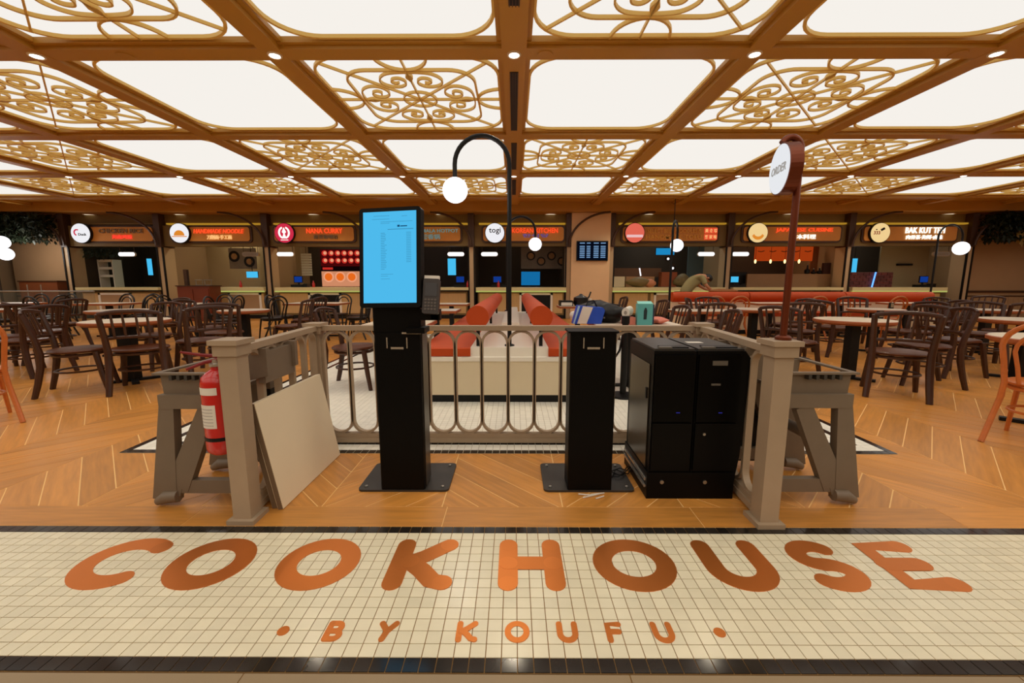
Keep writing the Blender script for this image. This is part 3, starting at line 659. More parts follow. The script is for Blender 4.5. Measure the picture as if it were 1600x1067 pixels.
# menu tv on the pier
T = thing('wall_tv', 'black wall screen with four columns of blue-white text on the beige pier', 'television', (2.54, 13.8, 1.9))
hw = .51; obj('case', M().box(-hw, -.07, 0, hw, 0, .63), BLACKM, T)
obj('display', M().box(-hw+.03, -.078, .03, hw-.03, -.071, .60), emat('tv_dark', (8, 14, 30), .6), T)
for c in range(4):
    for r in range(8): obj('text_line', M().box(-.41+c*.225, -.084, .53-r*.058-.03 if r else .545, -.41+c*.225+(.16 if c != 1 else .12), -.079, .53-r*.058 if r else .575), emat('tv_text', (130, 170, 215), .8), T)
# pink-disc stall contents
ys = 14.6
def boxat(px0, px1, py0, py1, y, d): return M().box(X(px0,y), y, ZF(py1,y), X(px1,y), y+d, ZF(py0,y))
tag(obj('storage_box', boxat(951, 976, 432, 448, 14.45, .3), CREAM), 'pale square box on the pink-disc stall counter, beside the pier', 'box')
tag(obj('storage_box', boxat(978, 1022, 432, 448, 14.6, .3), mat('tan_card', (176, 130, 88), .6)), 'tan carton behind the olive bag on the counter', 'box')
tag(obj('storage_box', boxat(1033, 1057, 425, 448, 14.5, .3), mat('rust_card', (150, 76, 36), .6)), 'rust-coloured carton left of the stooping person', 'box')
tag(obj('wall_ledge', boxat(957, 1032, 419, 433, 15.0, .25), mat('brown_card', (120, 84, 56), .6)), 'brown ledge behind the boxes of the pink-disc stall', 'ledge')
tag(obj('tube_light', M().tube([(X(998,14.4), 14.4, ZF(419,14.4)), (X(1000.5,14.4), 14.4, ZF(431,14.4))], .02, 8), WHITEE), 'short bright white tube light above the olive bag', 'light')
def lump(c, r, seed, n=9, k=16, amp=.15):
    rnd = random.Random(seed); m = M().sphere((0,0,0), 1, k, 1, n); ph = [rnd.uniform(0, 6) for _ in range(6)]
    m.v = [(c[0]+r[0]*x*(1+amp*math.sin(3*z+ph[0]+2*y)), c[1]+r[1]*y*(1+amp*math.sin(4*x+ph[1])), c[2]+max(-r[2], r[2]*z*(1+amp*math.sin(5*x+ph[2]+3*y)))) for x, y, z in m.v]
    return m
T = thing('plastic_bag', 'olive and pinkish plastic bag slumped on the pink-disc stall counter', 'bag', (X(1000, 14.1), 14.1, 1.045))
obj('body', lump((-.05, 0, .16), (.4, .2, .16), 3), mat('olive_bag', (120, 100, 56), .6, noise=.2, scale=6), T, True)
obj('contents', lump((.33, -.02, .12), (.18, .16, .14), 4), mat('pink_bag', (200, 130, 90), .6, noise=.2, scale=6), T, True)
tag(obj('bag_of_greens', lump((X(1065,14.5), 14.5, 1.26), (.3, .2, .22), 9), mat('greens', (120, 104, 66), .7, noise=.4, scale=8), None, True), 'blurred pile of greens behind the stooping person', 'vegetables')
T = thing('spotlight_cluster', 'black twin spotlight fixture hanging behind the right globe lamp post', 'light', (X(1048,12.5), 12.5, 1.75))
obj('stem', M().cyl((0,0,0), (0,0,1.95), .012, 6), BLACKM, T)
for dx_, dz_ in ((-.12, .22), (.03, -.05)): s = obj('lamp_head', M().tube([(dx_, 0, dz_), (dx_-.05, -.14, dz_-.08)], [.05, .09], 10), BLACKM, T); obj('lens', M().sphere((dx_-.055, -.15, dz_-.085), .035, 8, 1, 6), WHITEE, s)
# Japanese stall contents
OR = emat('orange_panel', (205, 74, 22), .55)
for k in range(5):
    a = 1175+k*18
    tag(obj('noren_panel', boxat(a+.6, a+17.2, 383, 408, 14.9, .06).box(X(a+8.6,14.9)-.02, 14.92, 2.4, X(a+8.6,14.9)+.02, 14.94, 3.5), OR), 'orange hanging cabinet panel in the Japanese stall, %s from the left' % ordn[k], 'panel', 'orange panels of the Japanese stall')
    tag(obj('dark_brush_mark', M().tube([(X(a+4,14.9), 14.89, ZF(393,14.9)), (X(a+9,14.9), 14.88, ZF(394,14.9)), (X(a+14,14.9), 14.89, ZF(392.5,14.9))], .014, 6), FRAMEB), 'dark curved handle on the orange panel, %s from the left' % ordn[k], 'handle', 'handles of the orange panels')
for k, px in enumerate((1176.5, 1200, 1222, 1244)):
    T = thing('pendant_bulb', 'small warm pendant bulb in the Japanese stall, %s from the left' % ordn[k], 'lamp', (X(px,14.5), 14.5, ZF(411,14.5)), 0, 'pendant bulbs')
    obj('bulb', M().sphere((0,0,.05), .035, 10, 2.0, 8), emat('bulb_glow', (255, 215, 140), 2.5), T, True); obj('cord', M().cyl((0,0,.12), (0,0,3.5-T.location.z), .006, 5), BLACKM, T)
tag(obj('low_partition', boxat(1166, 1300, 428, 449, 14.5, .08), mat('wood_low', (150, 112, 74), .5, noise=.08, scale=4)), 'low tan partition behind the Japanese stall counter', 'partition')
for k, (px, h) in enumerate(((1256, .3), (1266, .16), (1275, .2))):
    T = thing('serving_pot', 'dark pot on the low partition of the Japanese stall, %s from the left' % ordn[k], 'pot', (X(px,14.6), 14.54, ZF(428,14.5)), 0, 'dark pots')
    obj('body', M().lathe([(.04,0),(.08,.03),(.085,h*.45),(.03,h*.6),(.02,h)], 14), BLACKM, T, True)
    obj('lid_knob', M().sphere((0,0,h+.01), .02, 8, 1, 6), STEEL, T)
tag(obj('dark_box', boxat(1283, 1299, 411, 428, 14.55, .1), mat('maroon_box', (60, 28, 18), .5)), 'dark maroon box at the right end of the low partition', 'box')
tag(obj('wooden_cabinet', boxat(1140, 1165, 425, 449, 14.7, .2), BLACKM), 'black cabinet behind the register of the Japanese stall', 'cabinet')
# white-lettered stall: brick front
T = thing('brick_counter', 'dark red brick display front with a vertical blue light in the white-lettered stall', 'display', (X(1356,14.5), 14.5, ZF(449,14.5)))
BRK = mat('brick_red', (96, 40, 36), .6, noise=.2, scale=6, rnd=.3); obj('backing', M().box(-.85, .02, 0, .8, .1, .52), mat('mortar_pale', (120, 90, 84), .8), T)
for r in range(5):
    for c in range(8):
        x = -.84+c*.205+(.1 if r % 2 else 0); obj('brick', M().box(x, 0, r*.104+.006, min(x+.19, .79), .03, r*.104+.094), BRK, T)
obj('neon_tube', M().tube([(.08, -.03, 0), (.16, -.03, .52)], .022, 8), emat('blue_neon', (90, 150, 255), 2.0), T)
tag(obj('wall_shelf', boxat(1398, 1420, 412, 415, 15.1, .15), BLACKM), 'short dark shelf on the beige partition of the white-lettered stall', 'shelf')
# ------------------------------------------------------------------ furniture
def spindle_chair():
    T = thing('spindle_chair', 'x', 'chair', (0,0,0), 0, 'dark spindle-back chairs'); T.scale = (1.2, 1.12, 1.02)
    obj('seat', M().lathe([(.001,.435),(.19,.435),(.215,.445),(.22,.46),(.21,.472),(.18,.466),(.001,.462)], 20), SEATB, T, True)
    for s in (-1, 1):
        obj('back_leg', M().tube([(s*.205,-.285,0),(s*.197,-.25,.15),(s*.19,-.22,.32),(s*.188,-.21,.45),(s*.194,-.228,.60),(s*.208,-.285,.86)], [.023,.026,.029,.028,.024,.021], 8), BROWN, T, True)
        obj('front_leg', M().tube([(s*.19,.22,0),(s*.175,.19,.18),(s*.155,.155,.44)], [.02,.024,.026], 8), BROWN, T, True)
    obj('top_rail', M().tube([(s/6*.205, -.285-.045*(1-(s/6)**2), .858+.03*(1-(s/6)**2)) for s in range(-6, 7)], .021, 8, flat=.6), BROWN, T, True)
    obj('lower_rail', M().tube([(s/6*.188, -.228-.04*(1-(s/6)**2), .60+.015*(1-(s/6)**2)) for s in range(-6, 7)], .017, 8, flat=.6), BROWN, T, True)
    sp = M().tube([(0,0,0),(0,-.025,.135),(0,-.055,.265)], [.009,.011,.008], 6).mesh('spindle', BROWN, True)
    for s in (-.12, -.045, .045, .12): obj('spindle', sp, None, T, loc=(s, -.262, .61))
    obj('stretcher', M().tube([(.172*math.cos(a*PI/10), .0+.185*math.sin(a*PI/10), .235) for a in range(20)], .011, 6, True), BROWN, T, True)
    obj('seat_ring', M().tube([(.185*math.cos(a*PI/10), .185*math.sin(a*PI/10), .415) for a in range(20)], .016, 6, True), BROWN, T, True)
    return T
def hoop_chair(m, ms, nm, grp):
    T = thing(nm, 'x', 'chair', (0,0,0), 0, grp)
    obj('seat', M().lathe([(.001,.435),(.18,.435),(.205,.445),(.21,.46),(.19,.47),(.001,.465)], 20), ms, T, True)
    L = [(-.215,-.31,0),(-.2,-.245,.15),(-.178,-.19,.34),(-.17,-.185,.46),(-.185,-.215,.62),(-.198,-.25,.74)]
    top = [(.198*math.cos(a), -.25-.035*math.sin(a), .74+.18*math.sin(a)) for a in [PI-PI*q/12 for q in range(1, 12)]]
    obj('back_frame', M().tube(L+top+[(-x,y,z) for x,y,z in L[::-1]], .018, 8), m, T, True)
    L2 = [(-.10,-.185,.46),(-.115,-.205,.58),(-.135,-.235,.70)]
    top2 = [(.135*math.cos(a), -.235-.035*math.sin(a), .70+.15*math.sin(a)) for a in [PI-PI*q/10 for q in range(1, 10)]]
    obj('inner_hoop', M().tube(L2+top2+[(-x,y,z) for x,y,z in L2[::-1]], .013, 8), m, T, True)
    for s in (-1, 1): obj('front_leg', M().tube([(s*.185,.22,0),(s*.17,.19,.2),(s*.15,.15,.44)], [.014,.016,.019], 8), m, T, True)
    obj('stretcher', M().tube([(.165*math.cos(a*PI/10), .0+.18*math.sin(a*PI/10), .24) for a in range(20)], .010, 6, True), m, T, True)
    obj('seat_ring', M().tube([(.18*math.cos(a*PI/10), .18*math.sin(a*PI/10), .415) for a in range(20)], .016, 6, True), m, T, True)
    for s in (-1, 1): obj('brace', M().tube([(s*.165,-.185,.44),(s*.172,-.14,.35),(s*.178,-.19,.27)], .009, 6), m, T, True)
    return T
used = set()
def place(proto, x, y, face, lab):
    rz = math.radians(face)-PI/2      # face: compass of the sitter, 0 = +X, 90 = away from the viewer
    if proto.name not in used:
        used.add(proto.name); proto.location = (x, y, 0); proto.rotation_euler = (0,0,rz); proto['label'] = lab; return proto
    return dup(proto, (x, y, 0), rz, lab)
SP = spindle_chair(); TC = hoop_chair(TAN, TAN, 'bentwood_chair', 'tan hoop-back chairs'); BC = hoop_chair(BLACKC, BLACKC, 'bentwood_chair', 'black hoop-back chairs')
def round_table(x, y, r, lab):
    T = thing('round_table', lab, 'table', (x, y, 0), 0, 'round tables')
    obj('tabletop', M().lathe([(.001,.725),(r-.012,.725),(r-.01,.752),(.001,.752)], 40), TOPW, T)
    obj('edge_band', M().lathe([(r-.01,.715),(r,.72),(r,.745),(r-.01,.7515)], 40), EDGEW, T, True)
    obj('underside', M().lathe([(.001,.70),(r-.03,.70),(r-.01,.722),(.001,.722)], 30), EDGEW, T)
    obj('pedestal', M().box(-.055, -.055, .03, .055, .055, .70), BLACKM, T)
    for a in range(4): o = obj('foot', M().box(0, -.035, 0, .27, .035, .03), BLACKM, T); o.rotation_euler = (0,0,a*PI/2+PI/4)
    return T
def rect_table(x, y, wx, wy, lab, rz=0):
    T = thing('rectangular_table', lab, 'table', (x, y, 0), rz, 'rectangular tables')
    obj('tabletop', M().box(-wx/2+.01, -wy/2+.01, .725, wx/2-.01, wy/2-.01, .752), TOPW, T)
    obj('edge_band', M().box(-wx/2, -wy/2, .71, wx/2, wy/2, .748), EDGEW, T)
    obj('pedestal', M().box(-.045, -.045, .03, .045, .045, .71), BLACKM, T)
    obj('foot', M().box(-wx*.38, -.035, 0, wx*.38, .035, .03), BLACKM, T); obj('foot', M().box(-.035, -wy*.38, 0, .035, wy*.38, .03), BLACKM, T)
    return T
round_table(-4.70, 5.0, .43, 'round white table at left, nearest the viewer, ringed by four walnut chairs')
round_table(-6.55, 6.85, .42, 'round white table at left directly behind the nearest round table')
round_table(-4.50, 6.90, .38, 'round white table at left behind the fire extinguisher')
round_table(4.22, 5.15, .42, 'round white table right of the bronze ORDER post, nearest the viewer')
round_table(6.25, 7.2, .40, 'round white table at right, behind the nearest right-hand round table')
round_table(6.35, 5.15, .43, 'round white table at the right edge, behind the tan chair')
round_table(8.0, 7.05, .40, 'round white table at the right edge, farther back')
round_table(4.15, 7.2, .40, 'round white table behind the bronze ORDER post')
round_table(4.50, 3.38, .43, 'round white table with wood edge at the right edge, under the tan chair back')
rect_table(-5.0, 3.5, .7, .7, 'square table outside the left edge beside the tan chair') if False else None
rect_table(-1.30, 4.75, .72, .62, 'rectangular table beside the left red bench, nearest the kiosk')
rect_table(-1.30, 6.95, .75, .62, 'rectangular table beside the left red bench, middle one')
rect_table(-1.35, 9.0, .75, .62, 'rectangular table beside the left red bench, farthest one')
rect_table(-4.4, 9.3, 1.2, .7, 'rectangular wood-edged table among black chairs before the curry stall')
rect_table(-6.9, 9.0, .7, .7, 'rectangular table left of centre before the noodle stall')
rect_table(-9.0, 9.2, .9, .7, 'rectangular table before the chicken rice stall')
rect_table(-11.2, 9.2, .9, .7, 'rectangular table at far left by the glass railing')
rect_table(-8.9, 6.9, .8, .8, 'dark-edged table at the left edge behind walnut chairs')
rect_table(3.1, 6.85, 1.0, .62, 'long rectangular table behind the black machine')
for i, (x, lb) in enumerate(((4.25,'nearest the pier'), (5.75,'second from the pier'), (7.3,'third from the pier'), (8.8,'fourth from the pier'))):
    rect_table(x, 9.35, .9, .6, 'rectangular table along the long red bench, '+lb)
rect_table(1.35, 4.75, .95, .62, 'table loaded with bags behind the railing')
rect_table(1.26, 8.2, .78, .6, 'table holding dark items beside the right red bench')
# spindle chairs
for x, y, f, lb in (
 (-4.86, 4.55, 33, 'walnut chair at left seen from its side, facing right toward the nearest round table'),
 (-4.26, 4.66, 122, 'walnut chair with its back to the viewer at the nearest left round table'),
 (-4.05, 5.30, 147, 'walnut chair at the far right side of the nearest left round table'),
 (-5.15, 5.8, 265, 'walnut chair behind the nearest left round table facing the viewer'),
 (-6.35, 5.35, 175, 'walnut chair at the left edge with slanting legs, back turned right'),
 (-7.05, 5.6, 165, 'walnut chair at the left edge overlapped by another walnut chair'),
 (-8.2, 7.4, 180, 'walnut chair at far left standing behind the pair at the edge'),
 (-6.35, 7.5, 250, 'walnut chair behind the second left round table'),
 (-7.2, 6.3, 60, 'walnut chair at the second left round table, half hidden'),
 (-4.35, 6.15, 118, 'walnut chair with its back to the viewer before the extinguisher-side table'),
 (-5.15, 6.85, 0, 'walnut chair facing right at the extinguisher-side round table'),
 (-3.85, 7.1, 185, 'walnut chair facing left at the extinguisher-side round table'),
 (-4.2, 8.35, 175, 'walnut chair facing left before the curry stall'),
 (-1.85, 4.75, 0, 'walnut chair on the mosaic beside the kiosk, seen through the railing'),
 (-1.9, 6.95, 0, 'walnut chair on the mosaic at the middle bench table'),
 (1.80, 5.25, 180, 'walnut chair right of the loaded table behind the teal box'),
 (2.15, 6.9, 180, 'walnut chair at the table with dark items, left one'),
 (1.9, 8.4, 180, 'walnut chair far behind the black bags'),
 (2.0, 4.45, 170, 'walnut chair behind the black machine'),
 (4.88, 4.92, 160, 'walnut chair at the right side of the nearest right round table, facing left'),
 (3.55, 5.25, 25, 'walnut chair facing right between the ORDER post and the nearest round table'),
 (4.12, 4.42, 55, 'walnut chair in front of the nearest right round table, back to the viewer'),
 (6.05, 6.35, 185, 'walnut chair with leaning back between the two aisles of right round tables'),
 (5.75, 5.40, 0, 'walnut chair with slanting legs left of the right-edge round table'),
 (6.75, 4.75, 60, 'walnut chair in front of the right-edge round table'),
 (6.85, 6.05, 235, 'walnut chair behind the right-edge round table facing the viewer'),
 (5.35, 6.95, 10, 'walnut chair left of the second right round table'),
 (6.6, 7.95, 255, 'walnut chair behind the second right round table'),
 (6.95, 6.85, 170, 'walnut chair right of the second right round table'),
 (7.6, 6.4, 80, 'walnut chair before the far right-edge round table'),
 (8.3, 7.9, 270, 'walnut chair behind the far right-edge round table'),
 (8.9, 6.9, 180, 'walnut chair at the far right edge'),
 (3.52, 7.6, 330, 'walnut chair left of the round table behind the ORDER post'),
 (4.35, 6.4, 70, 'walnut chair with its back to the viewer behind the ORDER post'),
 (4.9, 7.4, 185, 'walnut chair right of the round table behind the ORDER post'),
 (3.9, 8.0, 280, 'walnut chair behind the round table near the ORDER post'),
 (2.9, 6.25, 90, 'walnut chair before the long rectangular table behind the machine'),
 (9.9, 8.9, 200, 'walnut chair at the right end of the long red bench'),
 (10.6, 8.2, 250, 'walnut chair near the right wall wainscot')):
    if lb.startswith('walnut chair turned away at the nearest right'): continue
    place(SP, x, y, f, lb)
for x, y, f, lb in ((-4.64, 3.45, 145, 'tan bentwood chair cut off by the left edge of the photo'), (3.95, 3.02, 30, 'large tan bentwood chair in the right foreground'),
 (4.1, 8.75, 90, 'tan bentwood chair before the long red bench, leftmost'), (4.6, 8.75, 90, 'tan bentwood chair before the long red bench, second from the left'),
 (6.2, 8.75, 90, 'tan bentwood chair before the long red bench, third from the left'), (6.73, 8.75, 90, 'tan bentwood chair before the long red bench, fourth from the left'), (7.8, 8.75, 95, 'tan bentwood chair before the long red bench, rightmost')):
    place(TC, x, y, f, lb)
bl = [(-11.6,9.9,270,'leftmost, near the glass railing'),(-10.9,9.9,260,'second from the left, near the glass railing'),(-10.3,9.2,180,'third from the left'),(-9.5,9.9,265,'behind the table before the chicken rice stall, left'),(-8.85,9.95,275,'behind the table before the chicken rice stall, middle'),
 (-8.4,9.3,180,'facing left before the chicken rice stall'),(-9.7,8.6,80,'back to the viewer before the chicken rice stall'),(-7.5,9.2,0,'facing right before the noodle stall'),(-7.0,9.8,270,'before the reddish cabinet'),(-6.3,9.1,180,'facing left before the noodle stall'),
 (-5.85,8.35,10,'behind the extinguisher-side round table, left'),(-5.15,8.8,150,'behind the extinguisher-side round table, right'),(-5.2,9.3,0,'left end of the table before the curry stall'),(-4.8,9.9,270,'behind the curry-side table, left'),(-4.2,9.95,265,'behind the curry-side table, right'),
 (-3.6,9.6,190,'right end of the curry-side table'),(-3.4,8.95,170,'right of the curry-side table, nearer'),(-2.7,9.4,180,'left of the far bench table'),(-10.4,8.3,100,'before the left glass railing table'),(-12.0,8.9,20,'at the far left edge')]
for x, y, f, lb in bl: place(BC, x, y, f, 'black bentwood chair '+lb)
# ------------------------------------------------------------------ central banquette island
T = thing('banquette_island', 'cream and white banquette island with two orange-red benches and roll backs', 'bench', (-.045, 4.05, 0))
obj('plinth', M().box(-.86, .03, 0, .86, 5.2, .085), BLACKM, T)
obj('base', M().box(-.9, 0, .085, .9, 5.2, .43), CREAM, T)
obj('top_ledge', M().box(-.9, -.01, .43, .9, 5.2, .47), WHITEL, T)
obj('centre_plinth', M().box(-.39, .05, .47, .39, 5.2, .56), WHITEL, T)
obj('centre_partition', M().box(-.12, 1.6, .56, .12, 5.2, .66), WHITEL, T)
for s, nm in ((-1, 'left'), (1, 'right')):
    for q in range(3):
        y0 = .03+q*1.72
        obj('seat_cushion', M().prismx([(y0,.475),(y0+1.7,.475),(y0+1.7,.55),(y0+1.68,.56),(y0+.02,.56),(y0,.55)], min(s*.39, s*.9), max(s*.39, s*.9)), LEATHER, T)
    for q in range(2):
        y0 = .1+q*2.42
        r = obj('back_roll', M().tube([(s*.32, y0, .86), (s*.32, y0+2.4, .86)], .115, 28), LEATHER, T, True)
    for y0 in (.14, 2.5, 4.7): obj('roll_post', M().box(s*.32-.018, y0, .56, s*.32+.018, y0+.03, .80), BLACKM, T)
# long bench at the right, back
T = thing('long_bench', 'long orange-red roll-back bench with white base before the right stalls', 'bench', (3.9, 10.1, 0))
Lb = 6.35
obj('plinth', M().box(0, -.35, 0, Lb, .4, .1), BLACKM, T); obj('base', M().box(0, -.38, .1, Lb, .4, .42), CREAM, T)
for q in range(4): obj('seat_cushion', M().box(q*Lb/4+.005, -.4, .42, (q+1)*Lb/4-.005, .2, .5), LEATHER, T)
obj('back_panel', M().box(0, .2, .42, Lb, .36, .74), CREAM, T)
for q, (a, b) in enumerate(((0, 1.85), (1.87, 4.2), (4.22, Lb))): obj('back_roll', M().tube([(a, .22, .85), (b, .22, .85)], .125, 20), LEATHER, T, True)
obj('post', M().box(Lb-.03, .0, .42, Lb, .3, .8), BLACKM, T)
# globe lamps
def globe_lamp(x, y, z0, ztop, dia, rz, lab, rt=.022, rg=.122, base=True):
    T = thing('globe_lamp', lab, 'lamp', (x, y, z0), rz, 'arched globe lamps'); r = dia/2; zt = ztop-z0-r
    obj('pole', M().tube([(0,0,0), (0,0,zt)]+[(-r+r*math.cos(a), 0, zt+r*math.sin(a)) for a in [PI*q/16 for q in range(1, 17)]]+[(-dia, 0, zt-.12)], rt, 10), BLACKM, T, True)
    obj('globe', M().sphere((-dia, 0, zt-.12-rg*.97), rg, 24, 1, 16), GLOBE, T, True)
    if base: obj('base_flange', M().lathe([(.001,0),(.05,0),(.05,.012),(.03,.02)], 16), BLACKM, T)
    ld = bpy.data.lights.new('globe_glow', 'POINT'); ld.energy = 6; ld.color = (1, .93, .85); ld.shadow_soft_size = rg*1.05
    lo = bpy.data.objects.new('globe_glow', ld); C.objects.link(lo); lo.parent = T; lo.location = (-dia, -rg*1.3, zt-.12-rg)
    return T
globe_lamp(-.045, 4.22, .56, 2.60, .53, 0, 'tall black arched lamp with white globe on the near end of the island')
globe_lamp(-.13, 8.0, .66, 2.42, .53, PI, 'black arched globe lamp at the far end of the island')
globe_lamp(2.98, 8.0, 0, 2.36, .4, PI+1.0, 'black arched globe lamp standing before the pink-disc stall')
globe_lamp(10.55, 10.62, 0, 2.62, .6, PI, 'black arched globe lamp at the right end of the long bench', rg=.16)
# ------------------------------------------------------------------ person
def skinned(name, verts, edges, radii, m, parent, sub=2, root=0):
    me = bpy.data.meshes.new(name); me.from_pydata(verts, edges, []); o = bpy.data.objects.new(name, me); C.objects.link(o); o.parent = parent
    md = o.modifiers.new('skin', 'SKIN'); md.use_smooth_shade = True
    for i, r in enumerate(radii): me.skin_vertices[0].data[i].radius = (r, r) if not isinstance(r, tuple) else r
    me.skin_vertices[0].data[root].use_root = True
    s = o.modifiers.new('sub', 'SUBSURF'); s.levels = sub; s.render_levels = sub
    me.materials.append(m); return o
PX, PYY = X(1070, 11.2), 11.2
SKIN = mat('skin', (196, 134, 96), .5); SHIRT = mat('sage_shirt', (150, 140, 94), .8, noise=.05, scale=5); HAIR = mat('black_hair', (18, 14, 12), .6); TRO = mat('dark_trousers', (34, 32, 34), .8)
T = thing('person', 'person in a sage green shirt stooping forward behind the long red bench', 'person', (PX, PYY, 0))
V = [(0,0,.93),(.06,0,1.05),(.2,0,1.22),(.36,0,1.36),(.43,0,1.38),(.50,0,1.37),(.55,0,1.35),
     (-.02,-.1,.88),(.06,-.11,.48),(-.03,-.11,.06),(.1,-.11,.03),(-.02,.1,.88),(.04,.11,.48),(-.06,.11,.06),(.07,.11,.03),
     (.36,-.18,1.34),(.46,-.24,1.12),(.62,-.2,1.0),(.70,-.18,.985),(.36,.18,1.34),(.48,.24,1.12),(.64,.2,1.02),(.72,.18,1.0)]
E_ = [(0,1),(1,2),(2,3),(3,4),(4,5),(5,6),(0,7),(7,8),(8,9),(9,10),(0,11),(11,12),(12,13),(13,14),(3,15),(15,16),(16,17),(17,18),(3,19),(19,20),(20,21),(21,22)]
Rr = [.10,.10,.12,.10,.055,.055,.06,.07,.05,.045,.04,.07,.05,.045,.04,.065,.045,.034,.03,.065,.045,.034,.03]
body = skinned('body', V, E_, Rr, SKIN, T)
sv = [(-.03,0,.84),(.06,0,1.05),(.2,0,1.22),(.36,0,1.365),(.36,-.18,1.345),(.45,-.235,1.14),(.36,.18,1.345),(.46,.235,1.14)]
skinned('shirt', sv, [(0,1),(1,2),(2,3),(3,4),(4,5),(3,6),(6,7)], [.165,.155,.175,.145,.08,.065,.08,.065], SHIRT, T)
tv = [(0,0,.95),(-.02,-.1,.86),(.06,-.11,.48),(-.03,-.11,.1),(-.02,.1,.86),(.04,.11,.48),(-.06,.11,.1)]
skinned('trousers', tv, [(0,1),(1,2),(2,3),(0,4),(4,5),(5,6)], [.165,.115,.08,.065,.115,.08,.065], TRO, T)
hm = M().sphere((0,0,0), .1, 20, 1.2, 14)
hR = Matrix.Translation((.575,0,1.315)) @ Matrix.Rotation(math.radians(115), 4, 'Y')
hd = obj('head', hm.xf(hR), SKIN, T, True)
hh = M().sphere((-.012,0,.018), .108, 20, 1.16, 14); hh.v = [(x if x < .045 else .045+(x-.045)*.2, y, z) for x, y, z in hh.v]
obj('hair', hh.xf(hR), HAIR, T, True)
obj('nose', M().sphere((.105,0,-.01), .016, 8, 1.4, 6).xf(hR), SKIN, T, True)
for s in (-1, 1):
    obj('ear', M().sphere((0,s*.1,-.01), .022, 8, 1.4, 6).xf(hR), SKIN, T, True)
    obj('eye', M().sphere((.088,s*.035,.015), .011, 8, 1, 6).xf(hR), DK, T, True)
    for q in range(5):
        a = (q-2)*.28; hx, hz = (.70, .985) if s < 0 else (.72, 1.0)
        l = (.06, .08, .085, .08, .065)[q]
        skinned('finger', [(hx-.01, s*.18, hz), (hx+.04, s*.18+a*.06, hz-.005), (hx+.04+l*.6*math.cos(a), s*.18+a*.06+l*.6*math.sin(a), hz-.015), (hx+.04+l*math.cos(a), s*.18+a*.06+l*math.sin(a), hz-.035)], [(0,1),(1,2),(2,3)], [.012,.01,.009,.007], SKIN, T, 1)
obj('mouth', M().box(.092,-.02,-.062,.1,.02,-.056).xf(hR), RK, T)
# red cloth and heap beside the person
tag(obj('folded_cloth', lump((X(1130,10.9), 10.9, .98), (.36, .14, .06), 21, amp=.1), mat('khaki_cloth', (150, 96, 50), .8), None, True), 'khaki cloth in the person\'s hands above the bench', 'cloth')
# ------------------------------------------------------------------ entrance railing
LF, LBk, RBk, RF = Vector((-1.37, 1.985)), Vector((-1.445, 3.0)), Vector((1.36, 3.0)), Vector((1.27, 1.965))
T = thing('entrance_railing', 'taupe U-shaped railing of joined oval loops with four square posts', 'railing', (0, 0, 0))
def post(p, wd, top, full):
    m = M().cbox(p.x, p.y, (top-.06+.02)/2, wd, wd, top-.06-.02); o = obj('post', m, RAILM, T)
    obj('cap', M().cbox(p.x, p.y, top-.012, wd+.05, wd+.05, .024).cbox(p.x, p.y, top-.05, wd+.025, wd+.025, .055), RAILM, o)
    obj('foot', M().cbox(p.x, p.y, .012, wd+.045, wd+.045, .024), RAILM, o)
post(LF, .09, .935, 1); post(RF, .09, .935, 1); post(LBk, .08, .915, 0); post(RBk, .08, .915, 0)
def rail(a, b, n):
    d = b-a; L_ = d.length; ang = math.atan2(d.y, d.x); mtx = Matrix.Translation((a.x, a.y, 0)) @ Matrix.Rotation(ang, 4, 'Z')
    i0 = .045; i1 = L_-.045
    obj('top_rail', M().box(i0, -.03, .86, i1, .03, .895, mtx), RAILM, T)
    obj('bottom_rail', M().box(i0, -.022, .05, i1, .022, .085, mtx).box(i0, -.03, .015, i1, .03, .05, mtx), RAILM, T)
    p = (i1-i0)/n; r = p/2-.004
    for k in range(n):
        cx = i0+p*(k+.5); z0, z1 = .09+r, .855-r
        path = [(cx+r*math.cos(q*PI/10), z1+r*math.sin(q*PI/10)) for q in range(11)]+[(cx-r*math.cos(q*PI/10), z0-r*math.sin(q*PI/10)) for q in range(11)]
        m = M(); h = .011
        n2 = len(path); outer = []; inner = []
        for i in range(n2):
            a_ = Vector(path[i-1]); b_ = Vector(path[(i+1) % n2]); tt = (b_-a_).normalized(); q = Vector((tt.y, -tt.x))*h/2*1.6
            outer.append(Vector(path[i])+q); inner.append(Vector(path[i])-q)
        vs = [(v.x, y, v.y) for y in (-.018, .018) for v in outer]+[(v.x, y, v.y) for y in (-.018, .018) for v in inner]; fs = []
        for i in range(n2):
            j = (i+1) % n2; fs += [(i,j,n2+j,n2+i),(2*n2+j,2*n2+i,3*n2+i,3*n2+j),(i,2*n2+i,2*n2+j,j),(n2+j,3*n2+j,3*n2+i,n2+i)]
        obj('oval_loop', m.add(vs, fs).xf(mtx), RAILM, T, True)
rail(LBk, RBk, 14); rail(LF, LBk, 5); rail(RF, RBk, 5)
